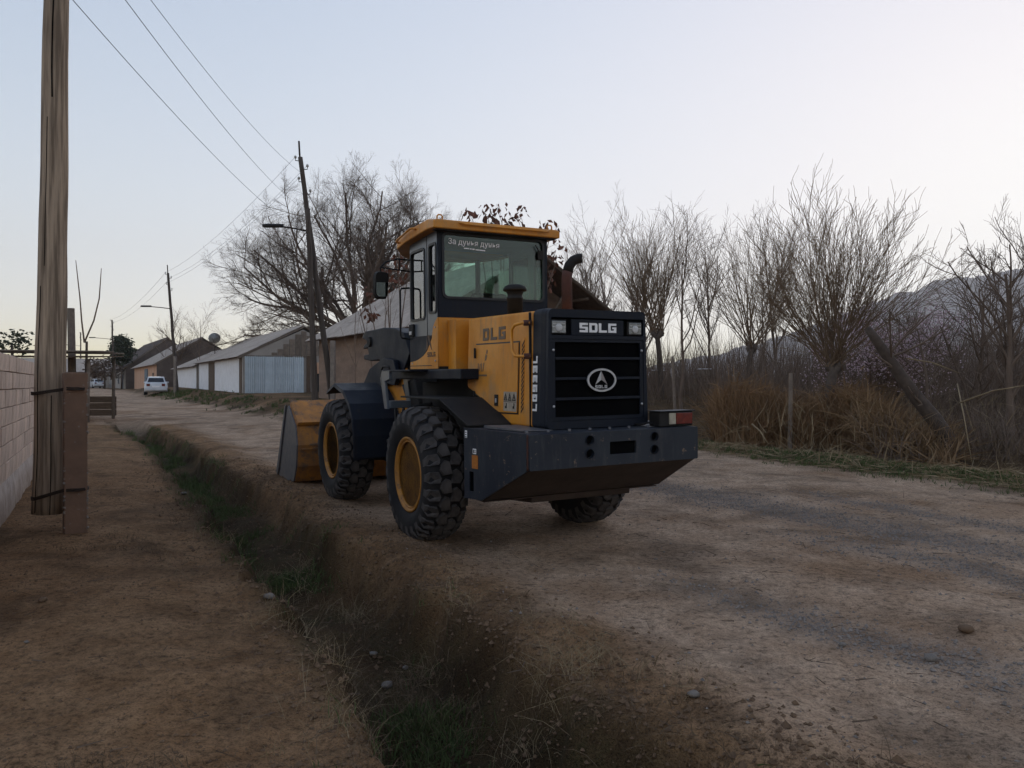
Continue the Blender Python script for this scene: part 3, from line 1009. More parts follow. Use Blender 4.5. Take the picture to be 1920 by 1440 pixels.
# roof
rf = MB()
ring = []
for (x, w, z0, z1) in ((.13, .755, 3.135, 3.225), (.30, .765, 3.14, 3.255), (.95, .765, 3.105, 3.235), (1.25, .75, 3.075, 3.165), (1.62, .56, 3.055, 3.125), (1.78, .40, 3.05, 3.10)):
    ring.append([(x, w, z0), (x, w, z1 - .012), (x, w * .93, z1), (x, -w * .93, z1), (x, -w, z1 - .012), (x, -w, z0)])
rf.loft(ring)
roof = P('roof', rf, 'yellow', 0.012)
P('roof_lining', MB().span((.29, -.62, 3.085), (1.5, .62, 3.10)), 'liner', 0)
P('roof_underside', MB().span((.15, -.72, 3.124), (.25, .72, 3.133)), 'black', 0, parent=roof)
P('roof_rail', MB().tube([(.135, .47, 3.205), (.105, .45, 3.20), (.10, .42, 3.19), (.10, -.56, 3.19), (.105, -.59, 3.20), (.135, -.61, 3.205)], .011, 8), 'yellow', 0, True, parent=roof)
P('roof_rail', MB().tube([(.60, .77, 3.19), (.60, .80, 3.20), (.66, .81, 3.205), (1.10, .80, 3.155), (1.16, .79, 3.145), (1.16, .755, 3.13)], .011, 8), 'yellow', 0, True, parent=roof)
for (x, y) in ((.20, .66), (.20, -.66)):
    P('lifting_eye', MB().tube([(x, y - .03, 3.235), (x, y - .03, 3.265), (x, y - .015, 3.285), (x, y + .015, 3.285), (x, y + .03, 3.265), (x, y + .03, 3.235)], .008, 6), 'yellow', 0, True, parent=roof)
# inside: seat, steering wheel, dash, rear shelf
seat_o = P('operator_seat', MB().span((.55, -.24, 1.95), (1.0, .24, 2.1)).hexa([(.42, -.24, 2.0), (.55, -.24, 2.0), (.55, .24, 2.0), (.42, .24, 2.0), (.34, -.22, 2.52), (.44, -.22, 2.52), (.44, .22, 2.52), (.34, .22, 2.52)]), 'seat', 0.05, seg=3)
P('seat_base', MB().span((.55, -.2, 1.72), (.95, .2, 1.95)), 'seat', 0.02, parent=seat_o)
sw = P('steering_wheel', MB().lathe([(-.012, .175), (0, .19), (.012, .175), (0, .16)], 0, 28, closed=True), 'seat', 0, True)
sw.location = (1.22, 0, 2.42)
sw.rotation_euler = (0, R(-55), 0)
P('spokes', MB().span((-.01, -.165, -.015), (.01, .165, .015)).span((-.01, -.015, -.165), (.01, .015, .0)), 'seat', 0.004, parent=sw)
P('steering_column', MB().tube([(1.45, 0, 1.72), (1.23, 0, 2.41)], .05, 12), 'seat', 0, True)
P('dashboard', MB().span((1.25, -.35, 2.02), (1.52, .35, 2.28)), 'seat', 0.03)
P('rear_shelf', MB().span((.29, -.6, 1.73), (.40, .6, 2.46)), 'seat', 0.01)
P('control_box', MB().span((.7, -.6, 1.73), (1.15, -.36, 2.40)), 'seat', 0.03)

# mirror and its arm on the left front corner, with grab bars
mr_ = P('mirror', MB().loft([[(1.10 - b_ * .03, .985 + a * .075, 2.64 + b_ * .14) for a, b_ in rrect(-1, 1, -1, 1, .45, 4)], [(1.15, .985 + a * .085, 2.64 + b_ * .155) for a, b_ in rrect(-1, 1, -1, 1, .5, 4)], [(1.19, .985 + a * .06, 2.64 + b_ * .13) for a, b_ in rrect(-1, 1, -1, 1, .5, 4)]]), 'black', 0.004)
P('mirror_glass', MB().prism([(.985 + a * .066, 2.64 + b_ * .13) for a, b_ in rrect(-1, 1, -1, 1, .45, 4)], 0, 1.094, 1.0985), 'mirror', 0, parent=mr_)
P('mirror_arm', MB().tube([(1.06, .66, 2.93), (1.10, .80, 2.94), (1.12, .93, 2.90), (1.14, .985, 2.84), (1.14, .985, 2.76)], .010, 8).tube([(1.06, .66, 2.80), (1.12, .90, 2.83), (1.14, .98, 2.84)], .008, 8).tube([(1.08, .78, 2.93), (1.08, .78, 2.81)], .008, 6), 'black', 0, True)
P('grab_bar', MB().tube([(1.10, .66, 2.62), (1.10, .755, 2.61), (1.10, .77, 2.58), (1.10, .77, 2.08), (1.10, .755, 2.05), (1.10, .66, 2.04)], .011, 8), 'black', 0, True)

# ---- platform, rear mudguard, steps
P('cab_platform', MB().span((-.42, .38, 1.585), (1.42, .72, 1.688)), 'navy', 0.01)
P('cab_platform', MB().span((-.42, -.72, 1.585), (1.42, -.38, 1.688)), 'navy', 0.01)
for sg in (1, -1):
    P('mudguard', MB().hexa([(-.50, sg * .50, 1.395), (-.50, sg * .98, 1.395), (-1.10, sg * .965, 1.178), (-1.10, sg * .54, 1.178), (-.50, sg * .50, 1.41), (-.50, sg * .98, 1.41), (-1.10, sg * .965, 1.193), (-1.10, sg * .54, 1.193)]), 'black', 0.004)
    P('mudguard', MB().span((-.498, sg * .50, 1.395), (.55, sg * .98, 1.412)), 'black', 0.004)
    P('mudguard', MB().span((-.30, sg * .40, 1.2), (.9, sg * .42, 1.58)), 'black', 0.004)
stp = P('step_bracket', MB().prism([(1.05, 1.688), (1.30, 1.688), (1.36, 1.60), (1.22, 1.25), (1.12, 1.25), (1.20, 1.56), (1.05, 1.585)], 1, .90, .93).prism([(1.05, 1.688), (1.30, 1.688), (1.36, 1.60), (1.22, 1.25), (1.12, 1.25), (1.20, 1.56), (1.05, 1.585)], 1, .64, .655), 'slate', 0.004)
P('step_tread', MB().span((1.10, .655, 1.26), (1.30, .90, 1.34)), 'slate', 0.006, parent=stp)
P('step_tread', MB().span((1.0, .655, .86), (1.25, .90, .90)), 'black', 0.006, parent=stp)
P('step_hanger', MB().tube([(1.05, .70, 1.26), (1.02, .70, .88)], .015, 6).tube([(1.05, .86, 1.26), (1.02, .86, .88)], .015, 6), 'black', 0, True, parent=stp)
P('deck_plate', MB().span((.42, .72, 1.67), (1.28, .93, 1.688)), 'navy', 0.004)
P('step_rail', MB().tube([(1.30, .92, 1.52), (1.34, .92, 1.64), (1.33, .92, 1.70), (1.28, .92, 1.73), (1.10, .92, 1.73), (1.06, .92, 1.70)], .012, 8), 'black', 0, True)
P('hydraulic_hose', MB().tube([(1.0, .5, 1.2), (1.3, .62, 1.0), (1.7, .55, 1.05), (1.95, .42, 1.3)], .02, 8).tube([(1.0, .45, 1.3), (1.4, .55, 1.25), (1.9, .45, 1.5)], .018, 8), 'rubber', 0, True)
P('fuel_tank', MB().span((.85, .45, .62), (1.30, .80, 1.12)), 'black', 0.05, seg=3)

# ---- front mudguards
for sg in (1, -1):
    fm_ = MB()
    rg_ = []
    arc = [(62, .80), (90, .815), (120, .84), (140, .88), (152, .93), (165, .90), (182, .88)]
    for a, r in arc:
        x, z = 2.85 + r * math.cos(R(a)), .655 + r * math.sin(R(a)) + (0.06 if a < 150 else 0)
        n_ = (math.cos(R(a)) * .012, math.sin(R(a)) * .012)
        rg_.append([(x, sg * .45, z), (x, sg * 1.06, z), (x - n_[0], sg * 1.07, z - n_[1] - .03), (x - n_[0], sg * .45, z - n_[1])])
    fm_.loft(rg_)
    P('front_mudguard', fm_, 'navy', 0.0)

# ---- lift arm, rocker, cylinders
for sg in (1, -1):
    P('lift_arm', MB().prism([(2.0, 1.62), (2.12, 1.82), (2.5, 1.86), (3.1, 1.72), (3.75, 1.25), (4.3, .55), (4.32, .30), (4.12, .28), (3.9, .55), (3.4, 1.15), (2.9, 1.42), (2.4, 1.52), (2.1, 1.5)], 1, sg * .47 - .03, sg * .47 + .03), 'navy', 0.008)
P('rocker_arm', MB().prism([(2.0, 1.66), (1.75, 1.9), (1.95, 2.16), (2.3, 2.24), (2.75, 2.27), (3.2, 2.26), (3.52, 2.26), (3.64, 2.21), (3.70, 2.17), (3.52, 2.135), (3.42, 2.10), (3.60, 2.06), (3.64, 2.01), (3.42, 2.02), (3.38, 1.93), (3.6, 1.92), (3.62, 1.86), (3.3, 1.83), (2.95, 1.84), (2.7, 1.80), (2.45, 1.70), (2.25, 1.56)], 1, .20, .42), 'navy', 0.012)
P('rocker_pin', MB().lathe([(.17, .07), (.45, .07)], 1, 16, (3.30, 0, 2.10)), 'black', 0.006)
P('tilt_cylinder', MB().tube([(1.9, -.05, 1.75), (2.9, -.05, 2.0)], .075, 16).tube([(2.85, -.05, 1.99), (3.5, -.05, 2.12)], .04, 12), 'black', 0, True)
P('rocker_link', MB().prism([(3.2, 2.2), (3.42, 2.25), (3.62, 1.6), (4.1, .95), (3.95, .85), (3.4, 1.45)], 1, -.07, .07), 'navy', 0.008)
for sg in (1, -1):
    P('lift_cylinder', MB().tube([(2.0, sg * .28, .85), (2.8, sg * .28, 1.05)], .07, 14).tube([(2.75, sg * .28, 1.04), (3.4, sg * .28, 1.25)], .04, 12), 'black', 0, True)

# ---- bucket
bs = [(4.70, 1.20), (4.24, .90), (4.16, .62), (4.22, .30), (4.40, .06), (4.62, .02), (5.55, .015)]
bi = [(5.55, .04), (4.64, .05), (4.43, .09), (4.26, .32), (4.20, .62), (4.27, .88), (4.71, 1.17)]
bk = P('bucket', MB().prism(bs + bi, 1, -1.24, 1.24), 'bucket', 0.006)
for sg in (1, -1):
    P('bucket_side', MB().prism([(4.70, 1.18), (4.26, .89), (4.18, .62), (4.24, .30), (4.41, .07), (4.62, .03), (5.50, .03), (5.40, .16), (4.80, 1.16)], 1, sg * 1.24, sg * 1.262), 'blade', 0.004, parent=bk)
    P('side_cutter', MB().prism([(4.80, 1.19), (4.87, 1.17), (5.58, .10), (5.50, .03), (5.38, .16)], 1, sg * 1.255, sg * 1.285), 'blade', 0.004, parent=bk)
P('cutting_edge', MB().prism([(5.3, .0), (5.72, .0), (5.70, .02), (5.3, .035)], 1, -1.27, 1.27), 'blade', 0.002, parent=bk)
for k in range(8):
    y = -1.2 + 2.4 * k / 7
    P('bucket_tooth', MB().hexa([(5.55, y - .04, .005), (5.85, y - .025, .005), (5.85, y + .025, .005), (5.55, y + .04, .005), (5.55, y - .04, .06), (5.85, y - .02, .015), (5.85, y + .02, .015), (5.55, y + .04, .06)]), 'blade', 0.003, parent=bk)
P('bucket_rib', MB().prism([(4.70, 1.21), (4.22, .90), (4.19, .95), (4.66, 1.26)], 1, -1.24, 1.24), 'bucket', 0.004, parent=bk)
P('wear_strip', MB().span((4.145, -1.2, .55), (4.158, 1.2, .575)), 'bucket', 0.002, parent=bk)

# ---- small hardware on the body
for z in (1.42, 1.84):
    P('door_hinge', MB().lathe([(z - .05, .011), (z + .05, .011)], 2, 8, (-.352, .525 + .03 * (2.18 - z), 0)), 'black', 0.002)
for k in range(7):
    P('deck_bolt', MB().lathe([(1.163, .014), (1.178, .014), (1.182, .009)], 2, 6, (-1.85, -.40 + k * .2, 0)), 'blade', 0)
P('weld_seam', MB().tube([(-1.957, .853, .88 + .02 * k) for k in range(15)], [.008 + .003 * (k % 2) for k in range(15)], 6), 'pipe', 0, True)
for (x, z) in ((.33, 2.13), (.33, 1.78), (1.0, 1.76)):
    P('panel_bolt', MB().lathe([(.662, .010), (.674, .010), (.676, .006)], 1, 8, (x, 0, z)), 'chrome', 0)
P('wiring_loom', MB().tube([(-1.86, -.52, 1.175), (-1.82, -.44, 1.20), (-1.74, -.40, 1.18), (-1.70, -.38, 1.185)], .010, 6), 'rubber', 0, True)
P('door_seam_line', MB().span((-1.437, .512, 1.18), (-1.431, .537, 2.16)), 'seal', 0)


# ================================================================== walls, poles, houses
M['block'] = pmat('concrete_block', (0.64, 0.495, 0.405), (0.52, 0.40, 0.325), 5, rough=0.95, bump=0.5, bscale=45, spots=(0.40, 0.305, 0.245), spot_scale=9, spot_lo=0.55, spot_hi=0.75, objvar=0.13)
M['mortar'] = pmat('mortar', (0.24, 0.185, 0.15), (0.16, 0.125, 0.10), 12, rough=0.95, bump=0.4)
M['footing'] = pmat('rough_concrete', (0.46, 0.38, 0.325), (0.32, 0.255, 0.215), 3, rough=0.95, bump=0.6, bscale=20, spots=(0.22, 0.165, 0.13), spot_scale=4, spot_lo=0.5, spot_hi=0.7)
M['pole_wood'] = pmat('weathered_pole', (0.40, 0.30, 0.215), (0.16, 0.115, 0.08), 26, lo=0.38, hi=0.62, rough=0.9, bump=0.9, bscale=30, sxyz=(1, 1, 0.045), bdist=0.02)
M['pole_dark'] = pmat('tarred_pole', (0.050, 0.037, 0.030), (0.085, 0.065, 0.052), 16, rough=0.9, bump=0.6, bscale=24, sxyz=(1, 1, 0.05))
M['post'] = pmat('stained_concrete_post', (0.20, 0.115, 0.075), (0.15, 0.09, 0.06), 5, rough=0.95, bump=0.5, bscale=30, spots=(0.24, 0.20, 0.17), spot_scale=11, spot_lo=0.62, spot_hi=0.7)
M['stub'] = pmat('pale_concrete', (0.26, 0.215, 0.18), (0.17, 0.14, 0.12), 5, rough=0.95, bump=0.4)
M['wire'] = pmat('rusty_wire', (0.03, 0.022, 0.018), (0.05, 0.03, 0.02), 30, rough=0.7, metal=0.5)
M['cable'] = pmat('aluminium_cable', (0.16, 0.165, 0.18), (0.12, 0.12, 0.13), 5, rough=0.5, metal=0.5)
M['insulator'] = pmat('porcelain', (0.5, 0.48, 0.45), (0.4, 0.38, 0.35), 5, rough=0.2)
M['mud'] = pmat('mud_brick', (0.26, 0.175, 0.125), (0.18, 0.12, 0.09), 1.2, rough=0.95, bump=0.7, bscale=7, sxyz=(0.5, 0.5, 2.2), spots=(0.32, 0.24, 0.19), spot_scale=3, spot_lo=0.55, spot_hi=0.75)
M['brickred'] = pmat('orange_brick', (0.30, 0.135, 0.07), (0.20, 0.10, 0.06), 3, rough=0.9, bump=0.3)
M['slate_sheet'] = pmat('grey_slate_sheet', (0.47, 0.395, 0.335), (0.36, 0.30, 0.255), 2.5, rough=0.9, bump=0.3, bscale=12, spots=(0.26, 0.21, 0.17), spot_scale=3.5, spot_lo=0.55, spot_hi=0.75, objvar=0.10)
M['timber'] = pmat('old_timber', (0.085, 0.055, 0.038), (0.13, 0.088, 0.06), 6, rough=0.9, bump=0.4, sxyz=(1, 1, 6))
M['timber_pale'] = pmat('greyed_timber', (0.20, 0.155, 0.12), (0.13, 0.10, 0.08), 6, rough=0.9, bump=0.4, objvar=0.2)
M['whitewash'] = pmat('whitewash', (0.82, 0.81, 0.83), (0.74, 0.73, 0.75), 1.5, rough=0.9, bump=0.2, bscale=6, spots=(0.60, 0.57, 0.54), spot_scale=1.2, spot_lo=0.55, spot_hi=0.8)
M['gate_blue'] = pmat('pale_blue_sheet', (0.58, 0.64, 0.69), (0.48, 0.54, 0.59), 2, rough=0.55, metal=0.2, spots=(0.36, 0.37, 0.38), spot_scale=3, spot_lo=0.6, spot_hi=0.8, objvar=0.08)
M['terracotta'] = pmat('terracotta_plaster', (0.50, 0.27, 0.17), (0.58, 0.38, 0.27), 0.8, rough=0.9, sxyz=(4, 4, 0.2), bump=0.2)
M['greywall'] = pmat('grey_plaster', (0.36, 0.32, 0.285), (0.27, 0.24, 0.215), 0.8, rough=0.9, bump=0.3)
M['paledoor'] = pmat('blue_door', (0.12, 0.17, 0.22), (0.09, 0.12, 0.16), 3, rough=0.6)
M['darkroof'] = pmat('brown_roof', (0.085, 0.062, 0.052), (0.12, 0.09, 0.075), 1.5, rough=0.9, bump=0.3)
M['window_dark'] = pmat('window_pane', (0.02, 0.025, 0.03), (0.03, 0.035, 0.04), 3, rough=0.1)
M['carwhite'] = pmat('white_car_paint', (0.62, 0.63, 0.66), (0.52, 0.53, 0.56), 2, rough=0.25, coat=0.5)
M['cardark'] = pmat('car_glass', (0.012, 0.014, 0.018), (0.02, 0.02, 0.025), 4, rough=0.08)
M['dish'] = pmat('white_dish', (0.55, 0.53, 0.50), (0.45, 0.43, 0.40), 3, rough=0.5)

UW = Vector((-0.469, 0.883, 0))


def px(u, v, y):
    """world point seen at photo pixel (u, v) at distance y in front of the camera"""
    return Vector(((u - 960) / 1442 * y, y, 1.55 - (v - 720) / 1442 * y))


# ---- concrete block wall on the left
def wall_pt(y):
    return Vector((-1.11 - 0.531 * y, y, 0))


w0 = wall_pt(4.4)
wall = empty('block_wall', (w0.x, w0.y, 0.0), (0, 0, math.atan2(0.883, -0.469)))
tag(wall, 'pinkish grey concrete block wall along the left edge beside the pole', 'wall')
NB, BL, BH, Z0 = 26, 0.405, 0.2065, 0.455
LW = NB * BL
MB().span((0.01, .03, Z0 - .01), (LW - 0.01, .18, Z0 + 7 * BH - .02)).build('mortar_core', M['mortar'], wall)
fo = MB()
n = 40
rings = []
for k in range(n + 1):
    x = LW * k / n
    a = 0.02 * mnoise.noise((x * 2, 0, 0))
    b_ = 0.025 * mnoise.noise((x * 2.3, 5, 0))
    rings.append([(x, -.04 + a, -0.25), (x, .25, -0.25), (x, .22, Z0), (x, -.005 + b_, Z0 + .004 + a * .5), (x, -.02 + b_, Z0 * .6)])
fo.loft(rings)
fo.build('footing', M['footing'], wall, 0.0, True)
bvar = []
for k in range(4):
    mb = MB()
    rv = random.Random(k)
    j = lambda s=.003: rv.uniform(-s, s)
    x0, x1, z0, z1 = .004, BL - .005, .004, BH - .006
    mb.hexa([(x0 + j(), .0 + j(), z0 + j()), (x1 + j(), .0 + j(), z0 + j()), (x1, .20, z0), (x0, .20, z0), (x0 + j(), 0 + j(), z1 + j()), (x1 + j(), 0 + j(), z1 + j()), (x1, .20, z1), (x0, .20, z1)])
    me = mb.mesh('block', M['block'])
    bm = bmesh.new()
    bm.from_mesh(me)
    bmesh.ops.recalc_face_normals(bm, faces=bm.faces)
    bmesh.ops.bevel(bm, geom=bm.edges[:], offset=.006, segments=1, affect='EDGES')
    bm.to_mesh(me)
    bm.free()
    bvar.append(me)
for r_ in range(7):
    for k in range(NB):
        # an open construction joint shows as a straight vertical line
        gap = 0.012 if k >= 15 else 0.0
        link('block', rnd.choice(bvar), wall, (k * BL + gap, rnd.uniform(-.006, .006) - .004, Z0 + r_ * BH + rnd.uniform(-.002, .002)))

# ---- the near timber pole lashed to a concrete post
pb, pt = Vector((-4.73, 7.86, 0.235)), Vector((-4.62, 7.84, 7.3))
pole0 = empty('utility_pole', (pb.x, pb.y, pb.z))
tag(pole0, 'weathered timber utility pole with cracked grain, lashed to a brown concrete post', 'utility pole')


def pole_mesh(mb, a, b, r0, r1, n=20, seg=26, wob=0.012, seed=0.0):
    pts, rad = [], []
    for k in range(seg + 1):
        t = k / seg
        p = a.lerp(b, t)
        p += Vector((mnoise.noise((t * 7, seed, 0)), mnoise.noise((t * 7, seed, 8)), 0)) * wob
        pts.append(p)
        rad.append((r0 + (r1 - r0) * t ** 0.7) * (1 + .025 * mnoise.noise((t * 14, 3 + seed, 0))))
    return mb.tube(pts, rad, n)


pole_mesh(MB(), Vector((0, 0, 0)), pt - pb, .160, .103).build('timber', M['pole_wood'], pole0, 0, True)
cr = MB()
for (z0, z1, ang, w) in ((.02, 2.3, -1.9, .006), (4.2, 6.2, -1.25, .007), (.0, 1.2, -1.0, .004), (2.5, 4.0, -1.6, .004)):
    for k in range(10):
        za, zb = z0 + (z1 - z0) * k / 10, z0 + (z1 - z0) * (k + 1) / 10
        for z, z2 in ((za, zb),):
            def at(zz):
                t = zz / 7.06
                r = (.160 + (.103 - .160) * t ** .7) * (1 + .025 * mnoise.noise((t * 14, 3, 0))) + .0012
                c = (pt - pb) * t + Vector((mnoise.noise((t * 7, 0, 0)), mnoise.noise((t * 7, 0, 8)), 0)) * .012
                a = ang + .05 * mnoise.noise((zz * 2, ang, 0))
                return c + Vector((math.cos(a) * r, math.sin(a) * r, 0)), Vector((-math.sin(a), math.cos(a), 0))
            p0, t0 = at(z)
            p1, t1 = at(z2)
            n_ = len(cr.v)
            cr.add([p0 - t0 * w, p0 + t0 * w, p1 + t1 * w, p1 - t1 * w], [(0, 1, 2, 3)])
cr.build('grain_cracks', M['void'], pole0)['kind'] = 'stuff'
post = empty('concrete_post', (-4.375, 7.70, 0.0), (0, 0, R(35)))
tag(post, 'short brown stained concrete post at the foot of the near timber pole', 'post')
pm = MB()
rr_ = []
for z in (-.3, .05, .35, .7, 1.0, 1.3, 1.46, 1.47, 1.665):
    k = .102 + (.004 * mnoise.noise((z * 3, 1, 0)))
    d = .085
    o_ = .004 if z > 1.465 else 0
    rr_.append([(-k - o_, -d - o_, z), (k + o_, -d - o_, z), (k + o_, d + o_, z), (-k - o_, d + o_, z)])
pm.loft(rr_)
pm.build('shaft', M['post'], post, 0.012)
chip = MB()
for k in range(46):
    z = rnd.uniform(.1, 1.6)
    sx = rnd.choice((-1, 1))
    s_ = rnd.uniform(.006, .018)
    chip.box((sx * .100, -.083, z), (s_, s_, s_ * 1.5), Matrix.Rotation(rnd.random() * 3, 3, 'Z') @ Matrix.Rotation(rnd.random() * 3, 3, 'X'))
co = chip.build('exposed_aggregate', M['stub'], post)
co['kind'] = 'stuff'
for zc, dz in ((1.475, .03), (.455, .07)):
    # loop round pole and post
    c1, c2 = Vector((-4.72, 7.86)), Vector((-4.375, 7.70))
    d = (c2 - c1).normalized()
    nrm = Vector((-d.y, d.x))
    pts = []
    for k in range(9):
        a = R(90 + 180 * k / 8)
        p = c1 + (d * math.cos(a) + nrm * math.sin(a)) * .165
        pts.append((p.x, p.y, zc - dz))
    for k in range(9):
        a = R(-90 + 180 * k / 8)
        p = c2 + (d * math.cos(a) * .115 + nrm * math.sin(a) * .118)
        pts.append((p.x, p.y, zc + dz * .5))
    pts.append(pts[0])
    mb = MB()
    for o_ in (0, .011, .022):
        mb.tube([(p[0] + rnd.uniform(-.003, .003) - pb.x, p[1] - pb.y, p[2] + o_ + rnd.uniform(-.004, .004) - pb.z) for p in pts], .0065, 6)
    mb.build('wire_lashing', M['wire'], pole0, 0, True)

WIRE_ENDS0 = []
for (dz, dx) in ((5.62, -.14), (6.05, .14), (6.75, -.12)):
    ins = MB().tube([(0, 0, dz - .1), (dx, 0, dz - .06), (dx, 0, dz + .02)], .012, 6).build('insulator_hook', M['wire'], pole0, 0, True)
    MB().lathe([(dz, .02), (dz + .02, .04), (dz + .05, .035), (dz + .06, .045), (dz + .1, .025)], 2, 12, (dx, 0, 0)).build('insulator', M['insulator'], ins, 0, True)
    WIRE_ENDS0.append(pb + Vector((dx, 0, dz + .06)))


# ---- poles along the road
V_ = lambda x, y, z: Vector((x, y, z))


def street_pole(base, top, r0, r1, label, group, rod=0.0, lamp=None, strut=None, stub=None, seed=1.0):
    root = empty('utility_pole', base)
    tag(root, label, 'utility pole', group)
    b = Vector(base)
    pole_mesh(MB(), Vector((0, 0, -.4)), Vector(top) - b, r0, r1, 12, 16, .03, seed).build('timber', M['pole_dark'], root, 0, True)
    d = (Vector(top) - b)
    if rod:
        MB().tube([d - Vector((0, 0, .3)), d + Vector((-.05, 0, rod))], .035, 6).build('steel_rod', M['wire'], root, 0, True)
    ends = []
    for k, (f, dx) in enumerate(((.985, -.2), (.95, .2), (.90, -.18), (.85, .18))):
        c = d * f
        hk = MB().tube([c, c + Vector((dx, 0, .02)), c + Vector((dx, 0, .1))], .016, 6).build('insulator_hook', M['wire'], root, 0, True)
        MB().lathe([(.1, .03), (.13, .055), (.17, .05), (.2, .03)], 2, 8, c + Vector((dx, 0, 0))).build('insulator', M['insulator'], hk, 0, True)
        ends.append(b + c + Vector((dx, 0, .16)))
    if lamp:
        f, L, dz = lamp
        c = d * f
        MB().tube([c, c + Vector((-L * .5, -.1, dz * .6)), c + Vector((-L, -.15, dz))], .03, 8).build('lamp_arm', M['wire'], root, 0, True)
        c2 = c + Vector((-L, -.15, dz))
        hd = MB()
        hd.loft([[(c2.x + a, c2.y + s * w, c2.z + z) for s, z in ((-1, -.03), (1, -.03), (1, .03), (.5, .08), (-.5, .08), (-1, .03))] for a, w in ((.15, .05), (-.1, .14), (-.5, .15), (-.62, .06))])
        hd.build('lamp_head', M['black'], root, 0.01)
    if strut:
        a, m_, e = [Vector(q) - b for q in strut]
        pole_mesh(MB(), m_, a, r0 * .8, r0 * .55, 10, 10, .02, seed + 4).build('brace_strut', M['pole_dark'], root, 0, True)
        MB().tube([e - Vector((0, 0, .4)), e, m_ + (m_ - e).normalized() * .8], .10, 4).build('strut_stub', M['stub'], root, 0.01)
    if stub:
        MB().box((stub[0], stub[1], stub[2] / 2 - .2), (.17, .17, stub[2] + .4)).build('pole_stub', M['stub'], root, 0.012)
    return root, ends


pk = px(627, 745, 28.4)
g1 = gz(pk.x, 28.4)
p1, W1 = street_pole((pk.x, 28.4, g1), px(563, 295, 28.4), .125, .085, 'tall leaning utility pole with a dark brace in front of the mud house', 'utility poles along the lane', rod=.6,
                     lamp=(.70, 1.1, .18), stub=(-.02, -.16, 2.4), seed=2)
bk_ = px(592, 745, 28.0)
pole_mesh(MB(), V_(bk_.x, 28.0, gz(bk_.x, 28) - .3) - p1.location, px(577, 392, 28.2) - p1.location, .13, .09, 12, 16, .02, 6).build('brace_pole', M['pole_dark'], p1, 0, True)
W1 = [px(566, 325, 28.3), px(573, 395, 28.2), px(577, 440, 28.2)] + W1
bx_ = px(333, 742, 56)
p2, W2 = street_pole((bx_.x, 56, gz(bx_.x, 56)), px(315, 512, 56), .13, .085, 'leaning utility pole with street lamp beside the parked white car', 'utility poles along the lane', rod=.6, lamp=(.70, 1.5, .15), stub=(-.1, -.2, 2.6), seed=5)
bx_ = px(214, 745, 95)
p3, W3 = street_pole((bx_.x, 95, gz(bx_.x, 95)), px(210, 600, 95), .14, .09, 'distant thin utility pole left of the dark evergreen', 'utility poles along the lane', lamp=(.72, 2.2, .2), seed=7)
bx_ = px(152, 740, 150)
p4, W4 = street_pole((bx_.x, 150, gz(bx_.x, 150)), px(151, 623, 150), .15, .10, 'farthest thin utility pole behind the forked sapling', 'utility poles along the lane', lamp=(.75, 2.6, .2), seed=9)


def wires(A, B, sag, label, rr=.006):
    for k, (a, b) in enumerate(zip(A, B)):
        pts = []
        for i in range(25):
            t = i / 24
            p = a.lerp(b, t)
            p.z -= sag * 4 * t * (1 - t)
            pts.append(p)
        o = MB().tube(pts, rr, 4).build('overhead_wire', M['cable'], None, 0, True)
        tag(o, label[k], 'wire', 'overhead wires')


wires(WIRE_ENDS0, [W1[2], W1[1], W1[0]], .35, ['lowest overhead wire from the near pole to the braced pole', 'middle overhead wire from the near pole to the braced pole', 'topmost overhead wire from the near pole to the braced pole'])
wires(W1[3:6], W2[:3], .5, ['overhead wire from braced pole top to the leaning lamp pole', 'overhead wire on right hook between braced and leaning pole', 'lowest overhead wire between braced and leaning pole'], .007)
wires(W2[:2], W3[:2], .6, ['overhead wire from the leaning lamp pole to distant pole', 'lower overhead wire from leaning lamp pole to distant pole'], .009)


# ---- houses
def sheet_mesh(w, l, waves=6, amp=.025, th=.012):
    """corrugated roof sheet: waves across x (0..w), slope along y (0..l)"""
    mb = MB()
    n = waves * 4
    top0, top1, bot0, bot1 = [], [], [], []
    for k in range(n + 1):
        x = w * k / n
        z = amp * math.sin(2 * math.pi * waves * k / n)
        top0.append((x, 0, z + th))
        top1.append((x, l, z + th))
    vs = top0 + top1
    fs = [(k, k + 1, n + 2 + k, n + 1 + k) for k in range(n)]
    base = len(vs)
    vs += [(p[0], p[1], p[2] - th) for p in vs]
    fs += [(base + f[3], base + f[2], base + f[1], base + f[0]) for f in fs]
    fs += [(k + 1, k, base + k, base + k + 1) for k in range(n)]
    mb.add(vs, fs)
    return mb


